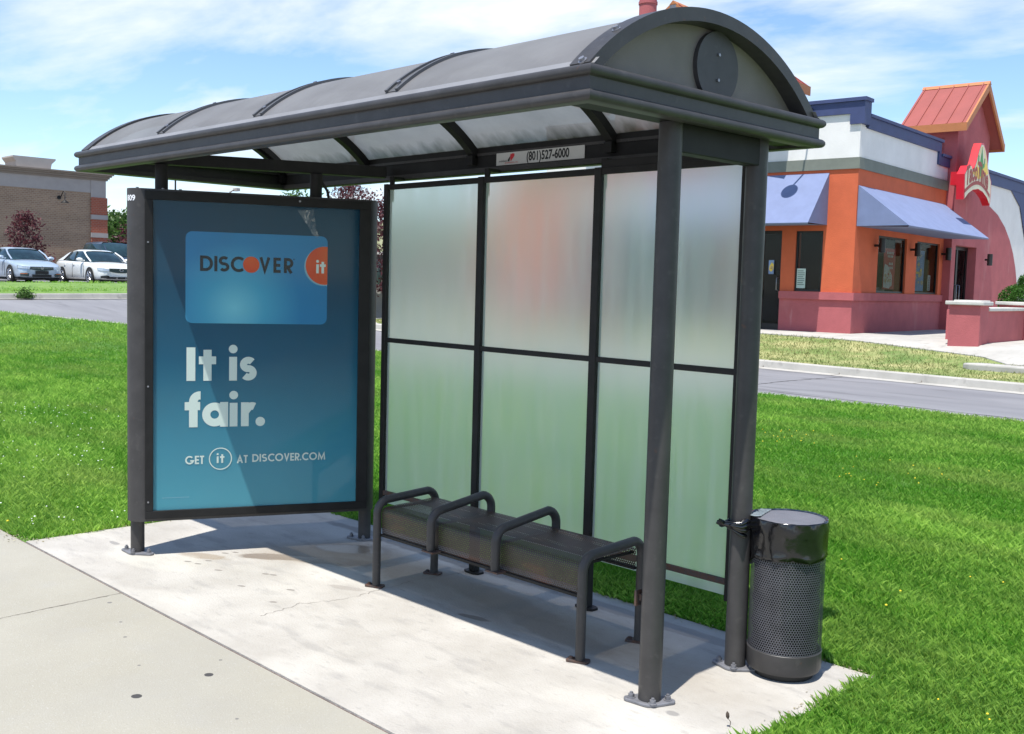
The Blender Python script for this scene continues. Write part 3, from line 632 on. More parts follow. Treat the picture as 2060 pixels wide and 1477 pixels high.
# back wall: frame bars and frosted panes
X3, X0 = -.113, -2.507; YG = .668; W3 = (X3-X0)/3
for i in range(4):
    x = X0+W3*i; zb = .012 if i in (1, 2) else .225; hw = .0215 if i in (1, 2) else .0175
    g = MB(); g.box(x-hw, YG-.02, zb, x+hw, YG+.02, 2.075); mu = g.build('mullion', 'steel_dark', sh, bevel=.003)
    if i in (1, 2):
        g = MB(); g.prism([(x-.055, YG-.02), (x-.03, YG-.034), (x+.03, YG-.034), (x+.055, YG-.02), (x+.055, YG+.02), (x+.03, YG+.034), (x-.03, YG+.034), (x-.055, YG+.02)], lambda a, b: (a, b, .0005), lambda a, b: (a, b, .0115)); g.build('base_plate', 'steel_dark', mu, fix=True)
    g = MB(); g.box(x-.016, YG+.022, 1.98, x+.016, YG+.034, 2.12); g.box(x-.016, YG+.034, 2.104, x+.016, RY1-.0535, 2.12); g.build('bracket', 'steel_dark', mu)
for i in range(3):
    a, b = X0+W3*i+(.0215 if i else .0175), X0+W3*(i+1)-(.0215 if i < 2 else .0175)
    for z0, z1, mt in ((2.042, 2.072, 'steel_dark'), (1.178, 1.204, 'steel_dark'), (.292, .318, 'rust')):
        g = MB(); g.box(a, YG-.017, z0, b, YG-.0005, z1); g.build('rail', mt, sh, bevel=.002)
    for z0, z1 in ((1.192, 2.066), (.244, 1.188)):
        g = MB(); g.box(a+.001, YG, z0, b-.001, YG+.005, z1); g.m = [1, 1, 0, 1, 1, 1]; g.build('glass_pane', ['frost', 'frost_rear'], sh)
g = MB(); g.box(X0+2*W3+.022, YG-.012, 2.0725, X3+.08, YG+.012, 2.1075); g.build('header_bar', 'steel_dark', sh)
# phone sign on the rear beam
SB = RY1-.053
g = MB(); g.box(-1.725, SB-.004, 2.142, -1.108, SB-.0005, 2.205); 
def text_mesh(body, size, T, layer, mb, cur, sx=1, bold=0, shear=0, align='LEFT'):
    """Blender's own built-in lettering turned into faces; T maps (x,y,layer) to 3-D"""
    cu = bpy.data.curves.new('t', 'FONT'); cu.body = body; cu.size = size; cu.offset = bold; cu.shear = shear; cu.align_x = align; cu.resolution_u = 4
    ob = bpy.data.objects.new('t', cu); me = bpy.data.meshes.new_from_object(ob)
    mb.cur = cur; mb.add([T(v.co.x*sx, v.co.y, layer) for v in me.vertices], [tuple(p.vertices) for p in me.polygons])
    ww = (max(v.co.x for v in me.vertices))*sx; bpy.data.objects.remove(ob); bpy.data.curves.remove(cu); bpy.data.meshes.remove(me); return ww
Tn = lambda a, b, l: (-1.725+a, SB-.004-l, 2.142+b)
text_mesh('(801)527-6000', .062, lambda a, b, l: Tn(.222+a, .0135+b, l), .0008, g, 1, sx=.80, bold=.0016)
text_mesh('outdoor', .016, lambda a, b, l: Tn(.020+a, .0165+b, l), .0008, g, 1, sx=1.15)
text_mesh('promotions, inc', .0135, lambda a, b, l: Tn(.066+a, .0075+b, l), .0010, g, 2, sx=1.1)
g.cur = 2; g.add([Tn(a, b, .0009) for a, b in ((.107, .020), (.103, .040), (.106, .056), (.112, .053), (.118, .057), (.134, .055), (.136, .045), (.128, .034), (.118, .026), (.110, .018))], [tuple(range(10))])
g.cur = 1; g.add([Tn(a, b, .0012) for a, b in ((.086, .017), (.088, .027), (.096, .036), (.103, .042), (.1025, .030), (.099, .018))], [tuple(range(6))])
M['signwhite'] = mat('sign_white', (.58, .58, .55), .5, 0, .04, 10); M['ink'] = mat('black_ink', (.012, .012, .012), .5); M['redink'] = mat('red_ink', (.6, .03, .04), .5)
g.build('phone_sign', ['signwhite', 'ink', 'redink'], sh)

# advertising panel (part of the shelter: it carries the roof at this end)
KA = Vector((-3.162, -.513)); KD = Vector((.403, .915)).normalized(); KN = Vector((KD.y, -KD.x))
def K(t, z, off=0): p = KA+KD*t+KN*off; return (p.x, p.y, z)
KT0, KT1, KZ0, KZ1, KR = -.052, 1.312, .190, 1.984, .085
outl = [(KT0+KR+KR*math.cos(R(a)), KR*math.sin(R(a))) for a in frange(90, 270, 10)] + [(KT1-KR+KR*math.cos(R(a)), KR*math.sin(R(a))) for a in frange(-90, 90, 10)]
g = MB(); g.prism(outl, lambda a, b: K(a, KZ0, b), lambda a, b: K(a, KZ1, b), True); g.sm[0] = g.sm[1] = False
ad = g.build('advertising_panel', 'steel', sh, fix=True); e = ad.modifiers.new('split', 'EDGE_SPLIT'); e.split_angle = R(40)
F0, F1, G0, G1 = .036, 1.252, .207, 1.972; P0, P1, Q0, Q1 = .078, 1.190, .250, 1.926
g = MB()
for (a, b, c, d) in ((F0, G0, F1, Q0), (F0, Q1, F1, G1), (F0, Q0, P0, Q1), (P1, Q0, F1, Q1)): g.box(a, b, .0865, c, d, .103, T=lambda t, z, o: K(t, z, o))
g.build('door_frame', 'steel_dark', ad, bevel=.0025, fix=True)
g = MB()
for z in (1.70, .93, .30): g.tube([K(.052, z, .103), K(.052, z, .1055)], .005, 8)
g.tube([K(.85, 1.955, .103), K(.85, 1.955, .106)], .006, 8)
for t in (.0, .13, .22): g.tube([K(t, KZ1, .03), K(t, KZ1+.008, .03)], .008, 8)
build_each(g, 'bolt', 'bolt', ad)

def postermat():
    ma = bpy.data.materials.new('poster_blue'); ma.use_nodes = True; t = ma.node_tree; b = t.nodes['Principled BSDF']; b.inputs['Roughness'].default_value = .6; b.inputs['Specular IOR Level'].default_value = .12
    co = N(t, 'ShaderNodeTexCoord'); s = N(t, 'ShaderNodeSeparateXYZ'); LK(t, co.outputs['Object'], s.inputs[0])
    mr = N(t, 'ShaderNodeMapRange'); LK(t, s.outputs[2], mr.inputs[0]); mr.inputs[1].default_value = .22; mr.inputs[2].default_value = 1.95
    r = N(t, 'ShaderNodeValToRGB'); LK(t, mr.outputs[0], r.inputs[0]); E_ = r.color_ramp.elements
    E_[0].position = 0; E_[0].color = (.105, .365, .45, 1); E_[1].position = 1; E_[1].color = (.007, .045, .085, 1)
    for p, c in ((.22, (.064, .275, .375)), (.5, (.018, .115, .195)), (.75, (.009, .065, .120))): q = E_.new(p); q.color = (*c, 1)
    LK(t, r.outputs[0], b.inputs['Base Color']); return ma
def cardmat():
    ma = bpy.data.materials.new('card_blue'); ma.use_nodes = True; t = ma.node_tree; b = t.nodes['Principled BSDF']; b.inputs['Roughness'].default_value = .6; b.inputs['Specular IOR Level'].default_value = .12
    co = N(t, 'ShaderNodeTexCoord'); q = N(t, 'ShaderNodeMapping', vector_type='TEXTURE'); c = K(.50, 1.36, .09); q.inputs['Location'].default_value = c; q.inputs['Scale'].default_value = (.22, .45, .36)
    LK(t, co.outputs['Object'], q.inputs[0]); l = N(t, 'ShaderNodeVectorMath', operation='LENGTH'); LK(t, q.outputs[0], l.inputs[0])
    r = N(t, 'ShaderNodeValToRGB'); LK(t, l.outputs['Value'], r.inputs[0]); E_ = r.color_ramp.elements
    E_[0].position = 0; E_[0].color = (.24, .66, .78, 1); E_[1].position = 1; E_[1].color = (.035, .24, .48, 1); z = E_.new(.45); z.color = (.09, .42, .62, 1)
    LK(t, r.outputs[0], b.inputs['Base Color']); return ma
M['poster'] = postermat(); M['card'] = cardmat()
M['lettering'] = mat('lettering_pale', (.82, .86, .78), .5, 0, .02, 4, spec=.1); M['ink2'] = mat('lettering_charcoal', (.020, .024, .032), .5, spec=.1)
M['ballred'] = mat('disc_orange_red', (.80, .07, .02), .5, 0, 0, 3, col2=(.85, .15, .03), spec=.1)
g = MB(); g.box(P0-.004, Q0-.004, .0852, P1+.004, Q1+.004, .0870, T=lambda t, z, o: K(t, z, o))
def rrect(x0, y0, x1, y1, r):
    return arcp(x1-r, y1-r, r, r, 0, 90, 6)+arcp(x0+r, y1-r, r, r, 90, 180, 6)+arcp(x0+r, y0+r, r, r, 180, 270, 6)+arcp(x1-r, y0+r, r, r, 270, 360, 6)
PO = .0870
def flat(mb, pts, lay, cur): mb.cur = cur; mb.add([K(a, b, PO+lay) for a, b in pts], [tuple(range(len(pts)))])
flat(g, rrect(.244, 1.272, 1.010, 1.767, .035), .0004, 1)
LAY = [.0008]
def stroke(mb, pts, w_, cur, closed=False):
    """flat ribbon of width w_ with mitred corners"""
    LAY[0] += .00002; n = len(pts); L_, R__ = [], []
    for i in range(n):
        p = Vector(pts[i]); a = Vector(pts[i-1]) if (i or closed) else None; b = Vector(pts[(i+1) % n]) if (i < n-1 or closed) else None
        d1 = (p-a).normalized() if a is not None else (b-p).normalized(); d2 = (b-p).normalized() if b is not None else d1
        n1 = Vector((-d1.y, d1.x)); n2 = Vector((-d2.y, d2.x)); m_ = (n1+n2).normalized(); k = w_/2/max(.35, m_.dot(n1)); L_.append(p+m_*k); R__.append(p-m_*k)
    vs = [K(q.x, q.y, PO+LAY[0]) for q in L_+R__]; rg = range(n if closed else n-1)
    mb.cur = cur; mb.add(vs, [(i, (i+1) % n, n+(i+1) % n, n+i) for i in rg])
def disc(mb, cx, cy, r, cur, lay=None, n=40):
    if lay is None: LAY[0] += .00002; lay = LAY[0]
    flat(mb, [(cx+r*math.cos(2*math.pi*i/n), cy+r*math.sin(2*math.pi*i/n)) for i in range(n)], lay, cur)
def glyph(mb, ch, x, y, h, w_, cur):
    """geometric sans letters from ribbons; returns the advance (h = cap height, w_ = stroke)"""
    q = w_/2; xh = .72*h; S_ = lambda pts, closed=False: stroke(mb, [(x+a, y+b) for a, b in pts], w_, cur, closed)
    def A_(cx, cy, rx, ry, a0, a1, n=18): return arcp(cx, cy, rx, ry, a0, a1, n)
    if ch == 'I': S_([(q, 0), (q, h)]); return w_
    if ch == 'D':
        r = h/2-q; S_([(q, q), (.30*h, q)]+A_(.34*h, h/2, r*.92, r, -90, 90)+[(q, h-q)], True); return .34*h+r*.92+q
    if ch in 'CG':
        r = h/2-q+.01*h; c = r+q; 
        if ch == 'C': S_(A_(c, h/2, r, r, 48, 312)); return c+r*.72
        S_(A_(c, h/2, r, r, 42, 330)+[(c+r*.99, h/2-q), (c+.08*h, h/2-q)]); return c+r+q
    if ch == 'O': r = h/2-q+.01*h; S_(A_(r+q, h/2, r, r, 0, 350, 35), True); return 2*r+2*q
    if ch == 'S' or ch == 's':
        H_ = h if ch == 'S' else xh; r1 = (H_/2-q)/2+q*.02; wd = r1*1.18 if ch == 'S' else r1*1.1
        cx = wd+q; S_(A_(cx, H_-q-r1, wd, r1, 38, 270, 14)[:-1]+A_(cx, q+r1, wd, r1, 90, -142, 14)); return 2*wd+2*q
    if ch == 'V': wd = .70*h; S_([(q*.9, h), (wd/2, q*1.2), (wd-q*.9, h)]); return wd
    if ch == 'A': wd = .76*h; S_([(q, 0), (wd/2, h-q*1.4), (wd-q, 0)]); S_([(wd*.22, .30*h), (wd*.78, .30*h)]); return wd
    if ch == 'M': wd = .98*h; S_([(q, 0), (.17*h, h-q*1.6), (wd/2, q*1.6), (wd-.17*h, h-q*1.6), (wd-q, 0)]); return wd
    if ch == 'E':
        S_([(.48*h, h-q), (q, h-q), (q, q), (.48*h, q)]); S_([(w_, h/2), (.45*h, h/2)]); return .48*h
    if ch == 'T': S_([(.25*h, 0), (.25*h, h-w_)]); S_([(0, h-q), (.5*h, h-q)]); return .5*h
    if ch == 'R':
        r = .26*h-q*.2; S_([(q, 0), (q, h-q), (.26*h, h-q)]+A_(.28*h, h-q-r, r, r, 90, -90, 12)[1:]+[(w_, h-q-2*r)]); S_([(.26*h, h-q-2*r-q*.6), (.52*h-q*.3, 0)]); return .53*h
    if ch == '.': disc(mb, x+w_*.55, y+w_*.55, w_*.55, cur); return w_*1.1
    if ch == 'i': S_([(q, 0), (q, xh)]); disc(mb, x+q, y+h*.955, w_*.56, cur); return w_
    if ch == 't': u = .24*h if w_ > .2*h else .2*h; S_([(u, 0), (u, h*.93)]); S_([(u-q-.13*h, xh-q*.9), (u-q, xh-q*.9)]); S_([(u+q, xh-q*.9), (u+q+.13*h, xh-q*.9)]); return u+q+.13*h
    if ch == 'f':
        r = .18*h; u = .12*h+q; S_([(u, 0), (u, h*1.04-q-r)]+A_(u+r, h*1.04-q-r, r, r, 180, 84, 8)[1:]); S_([(0, xh-q*.9), (u-q, xh-q*.9)]); S_([(u+q, xh-q*.9), (u+q+.07*h, xh-q*.9)]); return u+q+.16*h
    if ch == 'a':
        r = xh/2-q-.012*h; S_(A_(r+q, xh/2, r, r, 0, 350, 35), True); S_([(2*r+q+q*.25, 0), (2*r+q+q*.25, xh)]); return 2*r+2*q+q*.25
    if ch == 'r':
        r = .17*h; S_([(q, 0), (q, xh)]); S_([(q, xh-q-r*1.1)]+A_(w_+r*.55, xh-q-r, r*.9, r, 150, 62, 8)); return w_+r*1.15
    return .3*h
def write(mb, txt, x, y, h, w_, cur, x1, gap=None):
    """lay the word out so that it ends at x1"""
    dummy = MB(); adv = [glyph(dummy, c, 0, 0, h, w_, cur) if c != ' ' else 0 for c in txt]; L0 = LAY[0]; gaps = len(txt)-1; g_ = (x1-x-sum(adv))/gaps
    for c, a in zip(txt, adv):
        if c != ' ': glyph(mb, c, x, y, h, w_, cur)
        x += a+g_
# card face
write(g, 'DISC', .319, 1.555, .084, .0165, 2, .548); write(g, 'VER', .634, 1.556, .084, .0165, 2, .812)
disc(g, .590, 1.597, .0445, 3); disc(g, .823, 1.634, .004, 2)
ci = [(.995+.107*math.cos(R(a)), 1.603+.107*math.sin(R(a))) for a in frange(82, 278, 6)]; ci2 = [(p[0]-.010, p[1]-.004) for p in ci]
flat(g, [(1.009, 1.709-.003)]+[(min(1.009, a), b) for a, b in [(c_[0]-.008, c_[1]-.006) for c_ in ci]]+[(1.009, 1.488)], .0006, 5)
flat(g, [(1.010, 1.709)]+[(min(1.0099, a), b) for a, b in ci]+[(1.010, 1.497)], .0008, 3)
write(g, 'it', .947, 1.560, .070, .0145, 4, 1.000)
# slogan
glyph(g, 'I', .250, .957, .183, .046, 4); glyph(g, 't', .316, .957, .183, .043, 4); glyph(g, 'i', .475, .957, .183, .042, 4)
glyph(g, 's', .533, .957, .183, .038, 4)
glyph(g, 'f', .241, .702, .190, .045, 4); glyph(g, 'a', .333, .702, .190, .043, 4); glyph(g, 'i', .479, .702, .183, .042, 4); glyph(g, 'r', .540, .702, .186, .042, 4); disc(g, .645, .727, .026, 4)
write(g, 'GET', .244, .498, .046, .0085, 4, .344)
stroke(g, arcp(.431, .524, .059, .059, 0, 354, 59), .0055, 4, True); write(g, 'it', .411, .500, .052, .010, 4, .452)
write(g, 'AT', .519, .496, .044, .0078, 4, .578); write(g, 'DISCOVER.COM', .603, .500, .0435, .0078, 4, 1.011)
for i in range(11): t_ = .125+.013*i; flat(g, [(t_, .315), (t_+.010, .315), (t_+.010, .319), (t_, .319)], .0008, 5)
M['cardhalo'] = mat('disc_halo', (.25, .50, .60), .5)
g.build('poster', ['poster', 'card', 'ink2', 'ballred', 'lettering', 'cardhalo'], ad)
def panemat(name, refl, tint=(.93, .96, .96)):
    ma = bpy.data.materials.new(name); ma.use_nodes = True; t = ma.node_tree; t.nodes.clear(); o = N(t, 'ShaderNodeOutputMaterial')
    tr = N(t, 'ShaderNodeBsdfTransparent'); tr.inputs[0].default_value = (*tint, 1); gl = N(t, 'ShaderNodeBsdfGlossy'); gl.inputs['Roughness'].default_value = .06
    lw = N(t, 'ShaderNodeLayerWeight'); lw.inputs['Blend'].default_value = .5; pw_ = N(t, 'ShaderNodeMath', operation='POWER'); LK(t, lw.outputs['Facing'], pw_.inputs[0]); pw_.inputs[1].default_value = 4.0
    fr = N(t, 'ShaderNodeMath', operation='MULTIPLY_ADD'); LK(t, pw_.outputs[0], fr.inputs[0]); fr.inputs[1].default_value = .12; fr.inputs[2].default_value = refl; m_ = N(t, 'ShaderNodeMixShader'); LK(t, fr.outputs[0], m_.inputs[0]); LK(t, tr.outputs[0], m_.inputs[1]); LK(t, gl.outputs[0], m_.inputs[2])
    df = N(t, 'ShaderNodeBsdfDiffuse'); df.inputs[0].default_value = (.3, .31, .3, 1); x = N(t, 'ShaderNodeMixShader')
    co = N(t, 'ShaderNodeTexCoord'); no = N(t, 'ShaderNodeTexNoise'); no.inputs['Scale'].default_value = 2.5; no.inputs['Detail'].default_value = 9; LK(t, co.outputs['Object'], no.inputs['Vector'])
    mr = N(t, 'ShaderNodeMapRange'); LK(t, no.outputs['Fac'], mr.inputs[0]); mr.inputs[1].default_value = .4; mr.inputs[2].default_value = .75; mr.inputs[3].default_value = .0; mr.inputs[4].default_value = .02
    LK(t, mr.outputs[0], x.inputs[0]); LK(t, m_.outputs[0], x.inputs[1]); LK(t, df.outputs[0], x.inputs[2]); LK(t, x.outputs[0], o.inputs[0]); return ma
M['pane'] = panemat('clear_pane', .012)
g = MB(); g.box(P0-.003, Q0-.003, .0935, P1+.003, Q1+.003, .0965, T=lambda t, z, o: K(t, z, o)); g.build('cover_glass', 'pane', ad, fix=True)
# crumpled clear tape stuck on the glass
def tapemat():
    ma = bpy.data.materials.new('tape_film'); ma.use_nodes = True; t = ma.node_tree; b = t.nodes['Principled BSDF']; b.inputs['Base Color'].default_value = (.55, .6, .6, 1); b.inputs['Roughness'].default_value = .25
    co = N(t, 'ShaderNodeTexCoord'); no = N(t, 'ShaderNodeTexNoise'); no.inputs['Scale'].default_value = 18; no.inputs['Detail'].default_value = 6; no.inputs['Distortion'].default_value = 1.5; LK(t, co.outputs['Object'], no.inputs['Vector'])
    mr = N(t, 'ShaderNodeMapRange'); LK(t, no.outputs['Fac'], mr.inputs[0]); mr.inputs[1].default_value = .40; mr.inputs[2].default_value = .70; mr.inputs[3].default_value = .05; mr.inputs[4].default_value = .55
    LK(t, mr.outputs[0], b.inputs['Alpha']); bp = N(t, 'ShaderNodeBump'); bp.inputs['Strength'].default_value = 1; LK(t, no.outputs['Fac'], bp.inputs['Height']); LK(t, bp.outputs[0], b.inputs['Normal']); return ma
M['film'] = tapemat()
g = MB(); g.add([K(a, b, .0975) for a, b in ((.838, 1.905), (.925, 1.912), (.935, 1.86), (.945, 1.80), (.958, 1.765), (.952, 1.748), (.925, 1.775), (.89, 1.83))], [tuple(range(8))]); g.build('torn_tape', 'film', ad)
# number on the rounded edge
M['num'] = mat('number_white', (.75, .75, .75), .5)
g = MB()
def KR_(a, b, l):
    an = R(163)-(a)/KR; return K(KT0+KR+(KR+l)*math.cos(an), 1.918+b, (KR+l)*math.sin(an))
text_mesh('809', .042, KR_, .0008, g, 0, sx=1.0, bold=.0012); g.build('number', 'num', ad)
# legs, feet, stub posts, cross beam
for (px, py, t_, rot) in ((-3.162, -.513, 0, R(20)), (KA.x+KD.x*1.265, KA.y+KD.y*1.265, 1.265, R(30))):
    g = MB(); g.cyl(px, py, .012, KZ0+.01, .0365, 28); lg = g.build('leg', 'steel', ad); foot(px, py, rot, lg, L_=.11, W_=.055)
for t_ in (.124, .956):
    g = MB(); p = K(t_, 0); g.cyl(p[0], p[1], KZ1-.01, 2.12, .034, 24); g.build('stub_post', 'steel_dark', sh)
g = MB(); g.tube([K(1.03, KZ1, .0), K(1.02, 2.03, .0), K(.985, 2.08, 0), K(.97, 2.12, 0)], .008, 8); g.build('conduit', 'black', sh)
def K2(t, z, o): return K(t, z, o)
g = MB(); g.box(.012, 2.122, -.05, 1.36, 2.186, .012, T=K2); g.build('cross_beam', 'steel_dark', sh, bevel=.004, fix=True)

# ------------------------------------------------------------------ bench
be = thing('bench', 'brown perforated steel bench with tubular hoop armrests in front of the frosted panes', 'bench', (-1.13, .3, 0))
BX0, BX1 = -1.822, -.447
def loft_hoop(x, yf, yr, zf, zr, zfb, zrb, r=.0205):
    br = .065; pts = [(x, yf, zfb)]
    pts += [(x, yf+br-br*math.cos(R(a)), zf-br+br*math.sin(R(a))+ (0)) for a in frange(0, 82, 12)]
    pts += [(x, yr-br+br*math.cos(R(a)), zr-br+br*math.sin(R(a))) for a in frange(82, 0, 12)]
    pts.append((x, yr, zrb)); return pts
for x in (BX0, BX1):
    g = MB(); g.tube(loft_hoop(x, .11, .487, .437, .452, .01, .01), .0205, 16); h_ = g.build('end_hoop', 'steel', be)
    for y in (.11, .487):
        g = MB(); c, s_ = math.cos(R(25)), math.sin(R(25)); f = lambda a, b, z: (x+a*c-b*s_, y+a*s_+b*c, z)
        g.prism(rrect(-.055, -.026, .04, .026, .012), lambda a, b: f(a, b, .0005), lambda a, b: f(a, b, .009)); pl = g.build('base_plate', 'rust', h_, fix=True)
        g = MB(); q = f(-.038, 0, 0); g.cyl(q[0], q[1], .009, .018, .009, 6); build_each(g, 'bolt', 'rust', pl)
for x in (-1.384, -.944):
    g = MB(); g.tube(loft_hoop(x, .092, .475, .462, .500, .277, .40), .0205, 16); h_ = g.build('armrest', 'steel', be)
    g = MB(); g.box(x-.04, .068, .268, x+.04, .125, .2765); g.build('flange', 'rust', h_, bevel=.002)
secp = [(.128, .272), (.124, .30), (.122, .36)]+[(.122+.03-.03*math.cos(R(a)), .375+.03*math.sin(R(a))) for a in (15, 40, 65, 90)]+[(.25, .408), (.36, .411), (.455, .416), (.470, .413), (.474, .40), (.474, .33)]
cum = [0]
for a, b in zip(secp, secp[1:]): cum.append(cum[-1]+math.dist(a, b))
sidx = {(round(p[0], 4), round(p[1], 4)): c for p, c in zip(secp, cum)}
g = MB(); g.grid([[(x, y, z) for (y, z) in secp] for x in frange(BX0+.02, BX1-.02, .4)])
g.build('seat', 'perf_seat', be, uvf=lambda v: (v[0]+5, sidx[(round(v[1], 4), round(v[2], 4))]))
g = MB(); g.box(BX0+.018, .118, .258, BX1-.018, .140, .2715); g.box(BX0+.018, .46, .318, BX1-.018, .482, .329); build_each(g, 'seat_rail', 'steel_dark', be, bevel=.002)
g = MB()
for x in (BX0+.022, -1.384, -.944, BX1-.026): g.box(x-.008, .142, .392, x+.008, .458, .400)
build_each(g, 'cross_bar', 'steel_dark', be)
g = MB(); g.box(-.062, -.035, .355, -.052, .0, .415); g.box(-.052, -.02, .375, -.040, -.006, .40); g.build('bracket', 'rust', sh, bevel=.002)

# ------------------------------------------------------------------ litter bin with its bag
BXc, BYc, BR = .158, .660, .1455
bn = thing('litter_bin', 'round grey perforated litter bin with black plastic bag tied to the shelter post', 'litter bin', (BXc, BYc, 0))
g = MB(); g.tube([(BXc, BYc, .0), (BXc, BYc, .022)], .118, 40); g.build('base', 'black', bn)
def lathe(mb, prof_, n=56, cx=BXc, cy=BYc):
    mb.grid([[(cx+r*math.cos(2*math.pi*j/n), cy+r*math.sin(2*math.pi*j/n), z) for j in range(n+1)] for r, z in prof_])
g = MB(); lathe(g, [(.12, .022), (.142, .028), (BR+.002, .040), (BR+.002, .108), (BR, .110), (BR-.004, .110), (BR-.004, .03)]); bb = g.build('bottom_band', 'steel', bn, fix=True)
bb.modifiers.new('split', 'EDGE_SPLIT').split_angle = R(40)
g = MB(); lathe(g, [(BR-.001, .108), (BR-.001, .3), (BR-.001, .555)])
g.build('perforated_wall', 'perf_bin', bn, uvf=lambda v: ((math.atan2(v[1]-BYc, v[0]-BXc)*BR) % (2*math.pi*BR), v[2]))
for lp, pl in [(None, None)]: pass
ob = bpy.data.objects['perforated_wall']; uvl = ob.data.uv_layers[0].data
for p in ob.data.polygons:                                   # close the seam
    us = [uvl[i].uv[0] for i in p.loop_indices]
    if max(us)-min(us) > BR*3:
        for i in p.loop_indices:
            if uvl[i].uv[0] < BR*3: uvl[i].uv[0] += 2*math.pi*BR
g = MB(); rows = []
for k in range(12):                                          # liner inside, slightly crumpled
    z = .03+.505*k/11; rows.append([(BXc+(BR-.018+.006*math.sin(7*a+3*z*20))*math.cos(a), BYc+(BR-.018+.006*math.sin(7*a+3*z*20))*math.sin(a), z) for a in [2*math.pi*j/60 for j in range(61)]])
g.grid(rows); g.build('liner', 'bag', bn)
# wrapped bag round the rim, drawn out to a knot at the post
rows = []; PA = math.atan2(.555-BYc, 0-BXc)
for k, z in enumerate((.485, .488, .503, .533, .573, .609, .630, .636, .632)):
    row = []
    for j in range(97):
        a = 2*math.pi*j/96; da = math.atan2(math.sin(a-PA+.35), math.cos(a-PA+.35)); pull = math.exp(-(da/.42)**2)*max(0, (z-.503)/.12)
        rr = BR+.003+.0022*math.sin(9*a+k)+.0015*math.sin(23*a+2*k)+(.004 if k in (1, 5) else 0)+.020*pull-(.012 if k == 8 else 0)
        zz = z+.004*math.sin(3*a+1)*(k < 2)+.006*math.sin(5*a)*(k < 3)-.055*math.exp(-(da/.8)**2)*(k < 4)
        row.append((BXc+rr*math.cos(a), BYc+rr*math.sin(a), zz))
    rows.append(row)
g = MB(); g.grid(rows)
kn = Vector((-.046, .500, .592))
for i, (dz, r0) in enumerate(((.618, .016), (.594, .018), (.568, .014), (.53, .010))):
    an = PA-.45+.06*i; s0 = Vector((BXc+(BR+.0)*math.cos(an), BYc+(BR+.0)*math.sin(an), dz)); mid = Vector((.038, .497, .5*(dz+kn.z))); g.tube([s0, mid, kn], [r0*1.6, r0*.8, r0*.6], 8)
for i in range(9):
    d = Vector((random.uniform(-1, 0.2), random.uniform(-1, .2), random.uniform(-1, 1))).normalized(); g.tube([kn, kn+d*.014, kn+d*random.uniform(.02, .034)], [.013, .010, .004], 7)
g.tube([kn, (-.055, .56, .598), (-.042, .600, .595), (.0, .610, .603), (.05, .59, .608)], .009, 8)
g.build('bag', 'bag', bn)
g = MB(); lathe(g, [(.0, .635), (.06, .636), (.115, .6345), (.1375, .631), (.140, .626)]); g.build('lid', 'greylid', bn)
g = MB(); c0 = Vector((BXc+.118*math.cos(PA-.30), BYc+.118*math.sin(PA-.30))); tt = Vector((-math.sin(PA-.3), math.cos(PA-.3))); nn_ = Vector((math.cos(PA-.3), math.sin(PA-.3)))
rows = [[(c0.x+tt.x*a+nn_.x*b, c0.y+tt.y*a+nn_.y*b, .6385+.002*math.sin(a*200+b*90)-(.004 if b > .02 else 0)) for b in (-.022, -.008, .006, .02)] for a in frange(-.075, .085, .012)]
g.grid(rows); g.build('tape', 'tape', bn)
# fallen seed head by the pad corner

# ------------------------------------------------------------------ restaurant
BC = Vector((-9.87, 19.89, .55)); LD = Vector((-math.cos(R(5.7)), -math.sin(R(5.7)), 0)); RD = Vector((-math.sin(R(5.7)), math.cos(R(5.7)), 0))
def B(u, v, z): p = BC+LD*u+RD*v; return (p.x, p.y, p.z+z)
rest = thing('restaurant', 'stuccoed fast food restaurant with orange corner, rose base, white parapet, navy trim and lilac awnings', 'restaurant', tuple(BC))
def boxes(name, ma, lst, parent=rest, bevel=0, **k):
    g = MB()
    for (a, b, c, d, e_, f) in lst: g.box(a, b, c, d, e_, f, T=B)
    return build_each(g, name, ma, parent, bevel=bevel, fix=True, **k)
def holes(a0, a1, z0, z1, ops):
    """cells of a wall around rectangular openings"""
    A = sorted({a0, a1}|{o[0] for o in ops}|{o[1] for o in ops}); out = []
    for p, q in zip(A, A[1:]):
        o = [o for o in ops if o[0] <= p and o[1] >= q]; zz = z0
        for x in sorted(o, key=lambda o: o[2]):
            if x[2] > zz: out.append((p, q, zz, x[2]))
            zz = x[3]
        if zz < z1: out.append((p, q, zz, z1))
    return out
WL = [(.78, 1.47, .975, 2.42)]; DL = (1.83, 2.42, 0, 2.44); WR = [(1.44, 3.36, .985, 2.38), (4.10, 5.86, .985, 2.36)]
walls = [(p, 0, z0, q, .3, z1) for p, q, z0, z1 in holes(0, 2.6, .97, 3.84, WL+[DL])] + [(0, p, z0, .3, q, z1) for p, q, z0, z1 in holes(.3005, 6.15, .97, 3.84, WR)]
walls += [(6.8, 0, .97, 9.2, .3, 3.84)]
boxes('wall', 'orange', walls)
boxes('base_wall', 'pink', [(.0, .0, -.3, 1.83, .3, .79), (0, .3005, -.3, .3, 6.15, .79), (2.42, .0, -.3, 2.6, .3, .79), (6.8, 0, -.3, 9.2, .3, .97)])
boxes('base_cap', 'pink', [(-.055, -.055, .79, 1.83, .29, .97), (-.055, .2905, .79, .29, 6.15, .97), (2.42, -.055, .79, 2.6, .29, .97)])
boxes('band', 'greygreen', [(-.035, -.035, 3.84, 9.2, .3, 4.10), (-.035, .3005, 3.84, .3, 6.15, 4.10)])
boxes('parapet', 'white', [(.0, 0, 4.10, 9.2, .28, 5.12), (.0, .2805, 4.10, .28, 5.35, 4.82), (0, 5.3505, 4.10, .28, 6.15, 4.48)])
